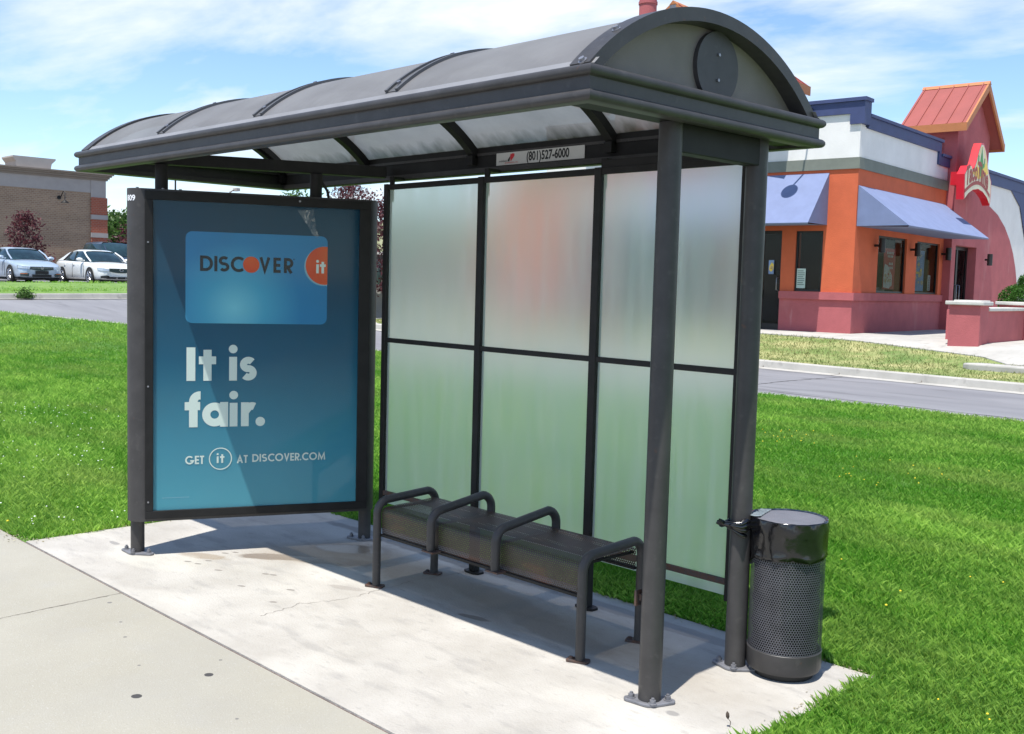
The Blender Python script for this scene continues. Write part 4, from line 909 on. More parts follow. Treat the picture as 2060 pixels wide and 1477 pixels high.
boxes('parapet_trim', 'navy', [(.245, -.055, 5.10, 9.2, .335, 5.38), (.245, -.10, 5.38, 9.2, .36, 5.46), (-.10, -.055, 4.86, .2445, .335, 5.38), (-.14, -.10, 5.38, .2445, .36, 5.46),
    (-.055, .3355, 4.80, .335, 5.40, 5.06), (-.10, .3605, 5.06, .36, 5.46, 5.13), (-.055, 5.24, 4.47, .335, 5.40, 4.7995), (-.055, 5.4005, 4.46, .335, 6.20, 4.70), (-.10, 5.4605, 4.70, .36, 6.2, 4.77)])
boxes('flat_roof', 'lightgrey', [(.30, .34, 4.2, 9.2, 13, 4.3)])
boxes('back_wall', 'white', [(8.9, .3005, -.3, 9.2, 16, 4.9), (.3, 16, -.3, 9.2, 16.3, 4.9)])
# dark rooms behind the openings
M['room'] = mat('dark_interior', (.012, .010, .009), .9, 0, .4, 2); M['pane2'] = panemat('window_pane', .015, (.72, .75, .75))
g = MB()
g.box(.31, .9, .0, 4.5, 1.0, 3.0, T=B); g.box(.31, .31, 2.7, 2.6, 1.2, 2.72, T=B); g.box(.9, .35, .0, 1.0, 6.1, 3.0, T=B); g.box(.31, .31, .3, 1.0, 6.1, .32, T=B)
g.build('interior', 'room', rest, fix=True)
# window on the left facade
def window(side, a, b, z0, z1, rec=.05, fr=.045):
    T = (lambda p, d, z: B(p, d, z)) if side == 'L' else (lambda p, d, z: B(d, p, z))
    g = MB()
    for (x0, x1, q0, q1) in ((a, b, z0, z0+fr), (a, b, z1-fr, z1), (a, a+fr, z0+fr, z1-fr), (b-fr, b, z0+fr, z1-fr)): g.box(x0, rec, q0, x1, rec+.05, q1, T=T)
    w_ = g.build('window', 'black', rest, fix=True)
    g = MB(); g.box(a+fr, rec+.018, z0+fr, b-fr, rec+.028, z1-fr, T=T); g.build('pane', 'pane2', w_, fix=True); return w_, T
wL, TL = window('L', *WL[0])
def poster_in(w_, T, a, b, z0, z1, d, cols, name='poster'):
    """cols: list of (polygon in 0..1 coords, material)"""
    g = MB(); ms = []; g.box(a, d, z0, b, d+.006, z1, T=T); ms.append(cols[0])
    for k, (poly, mt) in enumerate(cols[1:]):
        if mt not in ms: ms.append(mt)
        g.cur = ms.index(mt); g.add([T(b+(a-b)*x if T is TL else a+(b-a)*x, d-.003-.0006*k, z0+(z1-z0)*y) for x, y in poly], [tuple(range(len(poly)))])
    return g.build(name, ms, w_)
M['paper'] = mat('notice_paper', (.52, .62, .55), .7, 0, .05, 5); M['postred'] = mat('poster_red', (.50, .05, .03), .6, 0, .1, 4); M['postblue'] = mat('poster_sky', (.22, .32, .55), .6, 0, .2, 3); M['food'] = mat('poster_food', (.50, .27, .10), .6, 0, .5, 12, col2=(.65, .55, .35)); M['yellow'] = mat('sign_yellow', (.85, .60, .08), .5, 0, .1, 3); M['greyprint'] = mat('print_grey', (.12, .18, .15), .7)
lines = [([(.1, .9-.1*k), (.9 if k % 3 else .75, .9-.1*k), (.9 if k % 3 else .75, .9-.1*k-.035), (.1, .9-.1*k-.035)], 'greyprint') for k in range(8)]
poster_in(wL, TL, 1.20, 1.42, 1.05, 1.52, .045, ['paper']+lines, 'notice')
# glazed door
g = MB()
for (x0, x1, q0, q1) in ((1.83, 1.90, 0, 2.44), (2.36, 2.42, 0, 2.44), (1.90, 2.36, 2.36, 2.44), (1.90, 2.36, 0, .16)): g.box(x0, .12, q0, x1, .17, q1, T=B)
dr_ = g.build('door', 'black', rest, fix=True)
g = MB(); g.box(1.90, .14, .16, 2.36, .15, 2.36, T=B); g.build('pane', 'pane2', dr_, fix=True)
g = MB(); g.tube([B(1.93, .12, .98), B(1.95, .05, 1.0), B(1.95, .05, 1.28), B(1.93, .12, 1.30)], .014, 8); build_each(g, 'handle', 'bolt', dr_)
poster_in(dr_, TL, 2.06, 2.20, 1.38, 1.72, .10, ['postblue', ([(.1, .3), (.5, .15), (.95, .35), (.95, .7), (.6, .85), (.2, .6)], 'yellow'), ([(.3, .4), (.8, .3), (.9, .5), (.5, .6)], 'food')], 'poster')
# right facade windows
w1, TR = window('R', *WR[0]); w2, _ = window('R', *WR[1])
rr_ = random.Random(5)
def blobs(n, x0, x1, y0, y1, mt, s=.12):
    out = []
    for _ in range(n):
        cx, cy, r_ = rr_.uniform(x0, x1), rr_.uniform(y0, y1), rr_.uniform(.4, 1)*s; out.append(([(min(.98, max(.02, cx+r_*math.cos(a)*rr_.uniform(.6, 1))), min(.98, max(.02, cy+.5*r_*math.sin(a)*rr_.uniform(.6, 1)))) for a in [k*math.pi/4 for k in range(8)]], mt))
    return out
M['lidwhite'] = mat('print_white', (.62, .58, .52), .6)
txt = []
for (y0, k) in ((.86, 5), (.78, 4), (.60, 3), (.50, 3)):
    for i in range(k): x = .26+.12*i+(.05 if k < 5 else 0)+(.12 if k == 3 else 0); txt.append(([(x, y0), (x+.085, y0), (x+.085, y0+.06), (x, y0+.06)], 'lidwhite'))
poster_in(w1, TR, 2.12, 2.90, 1.08, 2.10, .11, ['postred']+txt+[([(.02, .05), (.5, .02), (.75, .10), (.72, .35), (.35, .58), (.10, .62), (.02, .5)], 'lidwhite')]+blobs(14, .08, .65, .08, .45, 'food', .12)+blobs(4, .2, .6, .1, .4, 'postred', .07))
poster_in(w2, TR, 4.16, 5.02, 1.06, 2.14, .11, ['postblue']+blobs(16, .15, .85, .2, .7, 'food', .2)+blobs(6, .1, .8, .75, .92, 'lidwhite', .09)+blobs(5, .3, .8, .3, .6, 'yellow', .1))
poster_in(w2, TR, 5.36, 5.56, 1.08, 1.50, .11, ['lidwhite']+[([(.3, .9-.11*k), (.7, .9-.11*k), (.7, .9-.11*k-.06), (.3, .9-.11*k-.06)], 'greyprint') for k in range(8)], 'notice')
g = MB(); g.box(1.5, .20, 1.03, 2.5, .34, 1.12, T=TR); g.build('window_ledge', 'lightgrey', w1)
# awnings: vertical triangular ends, sloping canvas, open below
def awning(side, a, b, z1, z0, out):
    T = (lambda p, d, z: B(p, -d, z)) if side == 'L' else (lambda p, d, z: B(-d, p, z)); g = MB(); th = .012
    g.add([T(a, .004, z1), T(b, .004, z1), T(b, out, z0), T(a, out, z0)], [(0, 1, 2, 3)])
    for p in (a, b): g.add([T(p, .004, z1), T(p, .004, z0), T(p, out, z0)], [(0, 1, 2)])
    g.add([T(a, out, z0), T(b, out, z0), T(b, out-.02, z0-.03), T(a, out-.02, z0-.03)], [(0, 1, 2, 3)])
    g.add([T(a, .004, z0-.0), T(b, .004, z0), T(b, out-.02, z0-.03), T(a, out-.02, z0-.03)], [(0, 1, 2, 3)])
    return g.build('awning', 'awning', rest)
awning('L', .70, 4.3, 3.77, 2.55, 1.05); awning('R', .04, 6.02, 3.46, 2.52, 1.22)
# wall lamps
for (v, z, off) in ((1.20, 2.12, .06), (3.62, 2.12, .06), (6.02, 2.10, .06), (9.22, 2.05, -.22)):
    g = MB(); p = B(-.19 if off > 0 else -.36, v, 0); z += BC.z; g.cyl(p[0], p[1], z-.17, z+.17, .075, 16)
    q = B(-.002 if off > 0 else -.22, v, 0); g.tube([(p[0], p[1], z), (q[0], q[1], z)], .03, 8); g.build('wall_lamp', 'black', rest)
# right-hand tower with gable and the shaped sign
TF, V0, V1, VA = -.22, 6.15, 8.98, 7.62; ZE, ZA = 5.42, 6.86
def zr(v): return ZA-.10-abs(v-VA)*(ZA-ZE)/(9.35-VA)*.93
door = (6.50, 8.35, 0, 2.37)
g = MB()
for p, q, z0, z1 in holes(V0, V1, -.3, 4.9, [door]): g.box(TF, p, z0, TF+.35, q, z1, T=B)
g.box(TF+.3505, V0, -.3, 1.10, V0+.3, 5.3, T=B); g.box(TF+.3505, V1-.3, -.3, 1.10, V1, 5.3, T=B)
g.prism([(V0, 4.9005), (V1, 4.9005), (V1, zr(V1)), (VA, zr(VA)), (V0, zr(V0))], lambda a, b: B(TF, a, b), lambda a, b: B(1.10, a, b)); g.build('tower', 'pink', rest, fix=True)
def gable(name_, T, vL, vR, vA, zeL, zeR, zA, d0, d1, th=.16, tl=.1):
    """two roof slopes, standing seams, trim boards; T(v, d, z)"""
    out = []
    for (ve, ze) in ((vL, zeL), (vR, zeR)):
        g = MB(); g.prism([(ve, ze), (vA, zA), (vA, zA-th), (ve, ze-th*.8)], lambda a, b: T(a, d0+.03, b), lambda a, b: T(a, d1, b))
        n_ = 5
        for i in range(n_):
            d = d0+.12+(d1-d0-.2)*i/(n_-1); g.prism([(ve, ze+.001), (vA, zA+.001), (vA, zA+.035), (ve, ze+.035)], lambda a, b: T(a, d, b), lambda a, b: T(a, d+.03, b))
        r_ = g.build('tower_roof', 'roofred', rest, fix=True)
        g = MB(); g.prism([(ve, ze+.012), (vA, zA+.012), (vA, zA-th-.06), (ve, ze-th*.8-.06)], lambda a, b: T(a, d0-.02, b), lambda a, b: T(a, d0+.029, b))
        s_ = -1 if ve < vA else 1; g.box(min(ve, ve+s_*.03), d0-.02, ze-.20, max(ve, ve+s_*.03), d1, ze+.02, T=T); build_each(g, 'eaves_board', 'trim', r_, fix=True)
    g = MB(); g.prism([(vA-.10, zA-.055), (vA, zA+.045), (vA+.10, zA-.055)], lambda a, b: T(a, d0-.03, b), lambda a, b: T(a, d1+.02, b)); g.build('ridge_cap', 'trim', rest, fix=True)
gable('tower_roof', lambda v, d, z: B(d, v, z), 5.84, 9.36, VA, 5.60, 5.42, 6.95, -.52, 1.30)
# double door in the tower
g = MB()
for (x0, x1, q0, q1) in ((6.50, 6.60, 0, 2.37), (8.25, 8.35, 0, 2.37), (6.60, 8.25, 2.27, 2.37), (7.36, 7.49, 0, 2.27), (6.60, 7.36, 0, .16), (7.49, 8.25, 0, .16)): g.box(.02, x0, q0, .07, x1, q1, T=B)
d2 = g.build('door', 'black', rest, fix=True)
g = MB(); g.box(.04, 6.60, .16, .05, 7.36, 2.27, T=B); g.box(.04, 7.49, .16, .05, 8.25, 2.27, T=B); g.build('pane', 'pane2', d2, fix=True)
g = MB()
for v in (7.30, 7.55): g.tube([B(.02, v, .80), B(-.05, v, .82), B(-.05, v, 1.25), B(.02, v, 1.27)], .014, 8)
build_each(g, 'handle', 'bolt', d2)
g = MB(); g.box(.9, 6.3, .0, 1.0, 8.6, 2.6, T=B); g.box(.07, 8.4, 0, 1, 8.5, 2.6, T=B); g.build('interior', 'room', rest)
g = MB()
for i in range(7): a = 7.55+rr_.uniform(0, .45); z = .4+.26*i; g.box(.8, a, z, .86, a+rr_.uniform(.12, .3), z+.18, T=B)
g.build('menu_board', 'lidwhite', rest)
# sign
SA, SZ = 5.02, 3.50
def SG(a, b, d): return B(-.80+d if d >= 0 else -.80+d, SA+a, SZ+b)
outl = [(0, .66), (.03, .30), (.06, .0), (.35, .17), (.75, .30), (1.2, .36), (1.65, .31), (2.05, .18), (2.34, .0), (2.38, .32), (2.34, .66), (2.10, .86), (1.92, 1.15), (1.70, 1.46), (1.48, 1.62), (1.26, 1.60), (1.10, 1.40), (.92, 1.08), (.78, .90), (.60, .84), (.50, .93), (.28, .90)]
g = MB(); g.prism(outl, lambda a, b: SG(a, b, 0), lambda a, b: SG(a, b, .20)); g.box(-.60, SA+.7, SZ+.45, TF-.001, SA+1.7, SZ+.8, T=B)
sg = g.build('sign', 'redpaint', rest, fix=True)
M['creamsign'] = mat('sign_cream', (.72, .66, .46), .5, 0, .05, 4); M['brownred'] = mat('sign_brown_red', (.33, .035, .02), .5); M['cactus'] = mat('sign_green', (.05, .28, .05), .5, 0, .3, 9)
g = MB(); cx_, cy_ = 1.2, .55
flatS = lambda pts, d, cur: (setattr(g, 'cur', cur), g.add([SG(a, b, -d) for a, b in pts], [tuple(range(len(pts)))]))
flatS([(cx_+(a-cx_)*.955, cy_+(b-cy_)*.95) for a, b in outl], .004, 0)
flatS([(.42, .78), (.70, .76), (.98, .98), (1.14, 1.28), (1.28, 1.48), (1.40, 1.52), (1.60, 1.40), (1.80, 1.14), (2.0, .84), (1.2, .62)], .006, 1)
flatS([(1.02, .95), (1.16, 1.24), (1.30, 1.47), (1.42, 1.50), (1.58, 1.36), (1.74, 1.12), (1.4, .90)], .0065, 0)
for c in (((1.30, .70), (1.23, 1.1), (1.35, 1.52), (1.49, 1.12), (1.42, .74)), ((1.24, .92), (1.04, 1.04), (1.06, 1.26), (1.14, 1.24), (1.15, 1.10), (1.28, 1.04)), ((1.44, .90), (1.64, 1.0), (1.66, 1.22), (1.58, 1.22), (1.56, 1.09), (1.42, 1.02))): flatS(c, .008, 2)
band_ = [(.08+.075*i, .11+.34*math.sin(math.pi*(i+.8)/31.6)*.98) for i in range(30)]; flatS([(a, b+.13) for a, b in band_]+[(a, b+.03) for a, b in reversed(band_)], .007, 3)
def arcT(a, b, l):
    return SG(.12+a, b*1.25+.30+.30*math.sin(math.pi*(.06+a/2.35)), -l)
text_mesh('TacoTime', .56, arcT, .010, g, 3, sx=.84, bold=.020)
g.build('sign_face', ['creamsign', 'yellow', 'cactus', 'brownred'], sg)
g = MB(); g.tube([B(1.22, -.06, 5.22), B(1.22, -.16, 5.22), B(1.28, -.45, 5.16), B(1.42, -.76, 4.98), B(1.45, -.78, 4.72)], .022, 8); p = B(1.45, -.78, 4.60); g.cyl(p[0], p[1], p[2], p[2]+.12, .20, 20, r1=.05); p = B(1.22, -.11, 5.22); g.cyl(p[0], p[1], p[2]-.07, p[2]+.07, .07, 12); g.build('gooseneck_lamp', 'black', rest)
# far wing with curved rose panel
boxes('wing_wall', 'white', [(.0, V1, -.3, .3, 22, 4.35)])
boxes('wing_trim', 'navy', [(-.06, V1+.02, 4.35, .34, 22, 4.66), (-.11, V1+.02, 4.66, .38, 22, 4.74)])
g = MB(); g.prism([(8.99, -.25), (8.99, 3.78)]+[(8.99+4.75*math.sin(R(a))**1.0, 3.78*math.cos(R(a))**.85-.0) for a in (12, 24, 36, 46, 55, 63, 70, 76, 82, 87)]+[(13.74, -.25)], lambda a, b: B(-.02, a, b), lambda a, b: B(-.001, a, b)); g.build('curved_panel', 'pink', rest, fix=True)
g = MB(); g.prism([(12.2, 4.349), (13.3, 3.9), (14.1, 2.9), (14.4, 2.6), (22, 2.6), (22, 4.349)], lambda a, b: B(-.04, a, b), lambda a, b: B(-.021, a, b)); g.build('blue_panel', 'navy', rest, fix=True)
# left tower, proud of the facade
VT = -.45; UA, ZA2 = 4.70, 8.07; sl = (8.12-5.98)/2.98
g = MB(); g.box(2.62, -.0995, .9, 6.78, -.05, 2.88, T=B); build_each(g, 'shopfront_glazing', 'carglass', rest)
boxes('wall', 'white', [(2.6, -.10, 2.90, 6.8, .25, 3.6)])
g = MB(); g.prism([(2.6, 3.62), (6.8, 3.62), (6.8, ZA2-.2-(6.8-UA)*sl), (UA, ZA2-.2), (2.6, ZA2-.2-(UA-2.6)*sl)], lambda a, b: B(a, -.12, b), lambda a, b: B(a, .85, b)); g.build('tower', 'pink', rest, fix=True)
gable('tower_roof', lambda v, d, z: B(v, d, z), 1.72, 7.68, UA, 5.98, 5.98, 8.12, -.75, .9, th=.16)
g = MB(); g.tube([B(1.86, .8, 5.84), B(1.86, .8, 5.62), B(2.1, .8, 5.42), B(2.58, .8, 5.40)], .06, 8); g.build('downpipe', 'trim', rest)

# planter wall at the right
pw = thing('planter_wall', 'low rose stucco planter wall with pale coping stones on the pavement in front of the restaurant', 'wall', (-6.23, 18.24, .50))
def Bp(u, v, z): p = Vector((-6.23, 18.24, .50))+LD*u+RD*v; return (p.x, p.y, p.z+z)
def bxs(name, ma, L_, parent, bevel=0):
    g = MB()
    for q in L_: g.box(*q, T=Bp)
    return g.build(name, ma, parent, bevel=bevel, fix=True)
bxs('pier', 'pink', [(0, 0, -.2, .60, .55, .84)], pw); bxs('coping', 'capstone', [(-.07, -.07, .84, .67, .60, .915)], pw, .015)
bxs('wall', 'pink', [(.06, .5505, -.2, .36, 3.4, .72)], pw); bxs('coping', 'capstone', [(-.0, .60, .7205, .42, 3.35, .79)], pw, .015)
bxs('pier', 'pink', [(0, 3.4, -.2, .60, 3.95, .84)], pw); bxs('coping', 'capstone', [(-.07, 3.33, .84, .67, 4.02, .915)], pw, .015)
bxs('wall', 'pink', [(.61, 1.72, -.2, 1.20, 1.95, .72)], pw); bxs('pier', 'pink', [(.62, 1.95, -.2, 1.05, 2.5, .86)], pw); bxs('coping', 'capstone', [(.55, 1.88, .86, 1.12, 2.57, .93)], pw, .015)
def shrub(base, r, h_, name, label, cat, ma='yew', n=42000, seed=2, group=None, size=.026):
    t = thing(name, label, cat, base, group); q = np.random.default_rng(seed); d = q.normal(size=(n, 3)); d /= np.linalg.norm(d, axis=1)[:, None]; rad = q.uniform(.6, 1, n)**.25
    lump = 1+.05*np.sin(5*d[:, 0]+3*d[:, 2])+.08*np.sin(9*d[:, 1]+4*d[:, 2]+1)+.05*np.sin(17*d[:, 0]+13*d[:, 1])
    P = d*(rad*lump)[:, None]*np.array([r, r, h_/2]); P[:, 2] += h_/2; P += np.array(base)
    leaf_cloud('foliage', P, size, np.clip(q.normal(.5, .25, n)*rad, 0, 1), ma, t)
    g = MB(); g.tube([(base[0], base[1], base[2]-.05), (base[0], base[1], base[2]+h_*.5)], [.05, .02], 6); g.build('stem', 'bark', t); return t
shrub((-6.55, 22.62, .55), .92, 1.50, 'shrub', 'rounded dark green clipped shrub rising behind the planter wall', 'shrub', seed=4)
sp = tag(MB().tube([(-13.72, 16.75, -.1), (-13.72, 16.75, 12)], .205, 24).tube([(-13.72, 16.75, 8.1), (-13.72, 16.75, 8.16)], .222, 24).tube([(-13.72, 16.75, 8.25), (-13.72, 16.75, 8.29)], .216, 24).build('sign_pole', 'pink'), 'tall thick rose red pole rising behind the shelter roof', 'pole')

# ------------------------------------------------------------------ brick store on the left
XB = -58; st = thing('store_building', 'long tan brick store with pale cornice and red brick corner pier behind the parked cars', 'building', (XB, 23, 1.2))
def bx(name, ma, L_, parent=st, bevel=0):
    g = MB()
    for q in L_: g.box(*q)
    return g.build(name, ma, parent, bevel=bevel, fix=True)
bx('wall', 'tanbrick', [(XB-26, -30, .9, XB, 22.0, 6.02)]); bx('frieze', 'lightgrey', [(XB-25.9, -30, 6.02, XB+.03, 22.06, 6.74), (XB-4, 22.0, 5.76, XB+.06, 22.86, 6.7395)])
pl = bx('pilaster', 'redbrick', [(XB-5, 21.995, .9, XB+.10, 22.93, 3.50), (XB-5, 21.995, 3.77, XB+.10, 22.93, 4.53), (XB-5, 21.995, 4.79, XB+.10, 22.93, 5.77)])
bx('stone_band', 'lightgrey', [(XB-5.02, 21.98, 3.505, XB+.13, 22.95, 3.765), (XB-5.02, 21.98, 4.535, XB+.13, 22.95, 4.785)], pl)
g = MB()
for (x, z0, z1) in ((.10, 6.74, 6.84), (.18, 6.84, 6.95), (.27, 6.95, 7.04), (.36, 7.04, 7.12)): g.box(XB-26, -30, z0, XB+x, 22.86+x, z1)
g.build('cornice', 'taupe', st)
g = MB(); g.prism([(17.95, 7.12), (19.75, 7.12), (19.80, 7.40), (20.02, 7.62), (20.02, 7.70), (17.75, 7.70), (17.75, 7.62), (17.92, 7.40)], lambda a, b: (XB-1.6, a, b), lambda a, b: (XB+.12, a, b)); g.build('raised_parapet', 'lightgrey', st, fix=True)
g = MB(); yl = 20.22; g.tube([(XB, yl, 5.62), (XB+.05, yl, 5.62)], .11, 12); g.tube([(XB+.05, yl, 5.62), (XB+.2, yl+.05, 5.68), (XB+.35, yl+.10, 5.95), (XB+.5, yl+.14, 5.9), (XB+.5, yl+.14, 5.45)], .025, 6)
g.cyl(XB+.5, yl+.14, 5.32, 5.47, .24, 16, r1=.05); g.build('barn_lamp', 'black', st)

# ------------------------------------------------------------------ parked cars
def paint(name, col, metal=0.0):
    ma = mat(name, col, .32, metal, .02, 2, coat=.8); ma.node_tree.nodes['Principled BSDF'].inputs['Coat Roughness'].default_value = .06; return ma
M['paint_silver'] = paint('silver_blue_paint', (.46, .55, .64), .35); M['paint_white'] = paint('white_paint', (.72, .73, .70)); M['paint_dark'] = paint('dark_blue_paint', (.030, .045, .075), .3); M['paint_tan'] = paint('copper_paint', (.35, .20, .14), .3)
M['lamp'] = mat('headlamp', (.50, .55, .58), .12, .4, .2, 20, spec=.9); M['amber'] = mat('amber_lens', (.45, .12, .02), .3); M['grille'] = mat('grille_dark', (.025, .045, .045), .4)
STN = [(2.42, .34, .60, .60), (2.38, .25, .66, .72), (2.26, .20, .73, .82), (2.05, .18, .79, .88), (1.6, .17, .87, .915), (1.0, .17, .94, .925), (0, .17, .97, .93), (-1.0, .17, .99, .925), (-1.7, .18, 1.0, .91), (-2.15, .20, 1.0, .87), (-2.36, .26, .96, .80), (-2.42, .36, .88, .68)]
def make_car(name, label, pos, pm, sc=.93, hscale=1.0, detail=1, style=0, group='cars parked in the lot on the left', rz=0):
    t = thing(name, label, 'car', pos, group); o = Vector(pos); cr_, sr_ = math.cos(rz), math.sin(rz)
    Tw = lambda x, y, z: (o.x+(x*cr_-y*sr_)*sc, o.y+(x*sr_+y*cr_)*sc, o.z+z*sc*hscale)
    rows = []
    for (x, zb, zs, w_) in STN:
        half = [(0, zb), (.86*w_, zb), (.96*w_, zb+.06), (w_, zb+.22*(zs-zb)+.03), (w_, .55*zs+.45*zb), (.985*w_, zs-.13), (.93*w_, zs-.035), (.80*w_, zs+.0), (.42*w_, zs+.03), (0, zs+.04)]
        ring = half+[(-a, b) for a, b in reversed(half[1:-1])]; rows.append([Tw(x, a, b) for a, b in ring+[ring[0]]])
    g = MB(); g.grid(rows); 
    for row in (rows[0], rows[-1]): g.add(row[:-1], [tuple(range(len(row)-1))], True)
    body = g.build('body', pm, t, fix=True); b_ = body.modifiers.new('sub', 'SUBSURF'); b_.levels = b_.render_levels = 1
    # greenhouse
    GH = [(1.22, .95, .70, .62), (.80, 1.17, .80, .66), (.36, 1.365, .82, .62), (.05, 1.42, .825, .60), (-.55, 1.43, .825, .60), (-1.05, 1.385, .81, .59), (-1.55, 1.22, .77, .60), (-2.0, 1.03, .68, .56)]
    if style == 2: GH = [(1.15, .95, .72, .66), (.80, 1.17, .82, .70), (.45, 1.40, .84, .68), (.1, 1.47, .85, .68), (-1.0, 1.49, .85, .68), (-1.9, 1.46, .83, .67), (-2.15, 1.25, .8, .68), (-2.3, 1.0, .78, .68)]
    def belt(x):
        for a, b in zip(STN, STN[1:]):
            if b[0] <= x <= a[0]: return b[2]+(a[2]-b[2])*(x-b[0])/(a[0]-b[0])
        return .95
    rows = []
    for (x, zt, wb, wt) in GH:
        zb = min(belt(x)-.03, zt-.02); half = [(wb, zb), (wb*.99, zb+.06*(zt-zb)), (wt+(wb-wt)*.15, zb+.86*(zt-zb)), (wt*.88, zt-.012), (wt*.45, zt+.008), (0, zt+.012)]; rows.append([Tw(x, a, b) for a, b in half+[(-a, b) for a, b in reversed(half[:-1])]])
    g = MB(); g.grid(rows); g.build('windows', 'carglass', t, fix=True)
    g = MB(); RT = [r for r in GH if -1.9 <= r[0] <= .40] if style == 2 else [r for r in GH if -1.06 <= r[0] <= .37]
    g.grid([[Tw(x, a, b) for a, b in ((wt*1.03, zt-.075), (wt*.90, zt+.006), (wt*.45, zt+.026), (0, zt+.030), (-wt*.45, zt+.026), (-wt*.90, zt+.006), (-wt*1.03, zt-.075))] for (x, zt, wb, wt) in RT])
    for s_ in (-1, 1):
        g.tube([Tw(1.20, .74*s_, .95), Tw(.80, .735*s_, 1.155), Tw(.36, .655*s_, 1.34 if style != 2 else 1.36)], .035*sc, 6)
        if style != 2:
            g.prism([(-1.02, 1.36), (-1.30, 1.27), (-1.62, 1.13), (-2.05, .98), (-1.55, .98), (-1.36, 1.10), (-1.15, 1.25)], lambda a, b: Tw(a, (.80-(b-.98)*.45)*s_, b), lambda a, b: Tw(a, (.815-(b-.98)*.45)*s_, b))
    g.build('roof', pm, t, fix=True)
    g = MB()
    for s_ in (-1, 1): g.tube([Tw(-.28, .815*s_, .97), Tw(-.36, .655*s_, 1.36)], .025*sc, 6)
    build_each(g, 'door_pillar', 'black', t)
    # wheels
    for xw in (1.50, -1.32):
        for s_ in (-1, 1):
            if detail == 0 and s_ == 1: continue
            g = MB(); yo = .932*s_
            g.prism([(xw+.385*math.cos(R(a)), .335+.385*math.sin(R(a))) for a in frange(-25, 205, 12)], lambda a, b: Tw(a, .915*s_, b), lambda a, b: Tw(a, .936*s_, b)); wa = g.build('wheel_arch', 'rubber', t, fix=True)
            g = MB(); g.tube([Tw(xw, yo-.2*s_, .325), Tw(xw, yo-.01*s_, .325), Tw(xw, yo+.012*s_, .325)], [.325*sc, .325*sc, .295*sc], 28); wh = g.build('wheel', 'rubber', t, fix=True)
            g = MB()
            for k in range(7):
                a = 2*math.pi*k/7+.2; g.tube([Tw(xw, yo+.018*s_, .325), Tw(xw+.215*math.cos(a), yo+.018*s_, .325+.215*math.sin(a))], [.035*sc, .020*sc], 6)
            ring = [Tw(xw+.225*math.cos(a), yo+.016*s_, .325+.225*math.sin(a)) for a in [2*math.pi*k/24 for k in range(25)]]; g.tube(ring, .014*sc, 6); g.build('rim', 'chrome', wh)
    if not detail: return t
    def xn(y):
        T_ = [(0, 2.435), (.60, 2.425), (.72, 2.385), (.82, 2.265), (.88, 2.055), (.915, 1.60), (.93, 1.0)]; y = abs(y)
        for a, b in zip(T_, T_[1:]):
            if a[0] <= y <= b[0]: return b[1]+(a[1]-b[1])*(b[0]-y)/(b[0]-a[0])
        return 1.0
    def patch(mb, y0, y1, zf0, zf1, off=.014, n_=8, back=0):
        rows = []
        for i in range(n_+1):
            y = y0+(y1-y0)*i/n_; a, b = zf0(i/n_), zf1(i/n_); rows.append([Tw(xn(y)+off-back*max(0, b-.60)*1.0*k-.0, y, a+(b-a)*k) for k in (0, .5, 1)])
        mb.grid(rows)
    for s_ in (-1, 1):
        g = MB(); patch(g, .47*s_, .86*s_, lambda u: .555+.03*u, lambda u: .645+.06*u, off=.012, back=.3); g.build('headlight', 'lamp', t, fix=True)
        g = MB(); patch(g, .50*s_, .80*s_, lambda u: .26+.02*u, lambda u: .39-.04*abs(u-.3), off=.012); fl = g.build('fog_lamp_opening', 'black' if style else 'grille', t, fix=True)
        if style == 0: g = MB(); patch(g, .56*s_, .80*s_, lambda u: .355, lambda u: .385, off=.018); g.build('amber_lens', 'amber', fl, fix=True)
        g = MB(); 
        for k in range(6): pass
        me_c = Tw(.72, 1.02*s_, 1.02); rows = []
        for i in range(9):
            th = math.pi*i/8; rows.append([Tw(.72+.10*math.sin(th)*math.cos(a), 1.0*s_+.135*math.cos(th), 1.015+.085*math.sin(th)*math.sin(a)) for a in [2*math.pi*k/12 for k in range(13)]])
        g.grid(rows); g.tube([Tw(.74, .80*s_, .97), Tw(.72, .93*s_, .99)], .03*sc, 6); g.build('mirror', pm, t, fix=True)
    if style == 0:
        g = MB(); patch(g, -.46, .46, lambda u: .545-.05*math.sin(math.pi*u), lambda u: .655, off=.010); gr = g.build('grille', 'grille', t, fix=True)
        g = MB()
        for z in (.585, .625): patch(g, -.42, .42, lambda u: z-.006, lambda u: z+.006, off=.018)
        c = Tw(2.46, 0, .605); g.tube([c, (c[0]+.012, c[1], c[2])], .065*sc, 20); g.build('chrome_bar', 'chrome', gr, fix=True)
        g = MB(); patch(g, -.38, .38, lambda u: .235, lambda u: .345, off=.010); build_each(g, 'lower_grille', 'black', t, fix=True)
        g = MB(); g.box(2.452, -.26, .36, 2.462, .26, .49, T=Tw); g.build('number_plate', 'black', t)
    else:
        g = MB(); patch(g, -.50, .50, lambda u: .515-.02*math.sin(math.pi*u)+.04*abs(2*u-1)**3, lambda u: .665, off=.010); gr = g.build('grille', 'grille', t, fix=True)
        g = MB(); patch(g, -.52, .52, lambda u: .665, lambda u: .682, off=.016); c = Tw(2.452, 0, .60); ring = [(c[0]+.01, c[1]+.075*sc*math.cos(a), c[2]+.04*sc*math.sin(a)) for a in [2*math.pi*k/20 for k in range(21)]]; g.tube(ring, .009, 6); g.build('chrome_bar', 'chrome', gr, fix=True)
        g = MB()
        for (a, b) in ((-.62, -.20), (-.17, .17), (.20, .62)): patch(g, a, b, lambda u: .255, lambda u: .335, off=.012)
        build_each(g, 'lower_grille', 'black', t, fix=True)
    g = MB()                                              # door seams and sill line
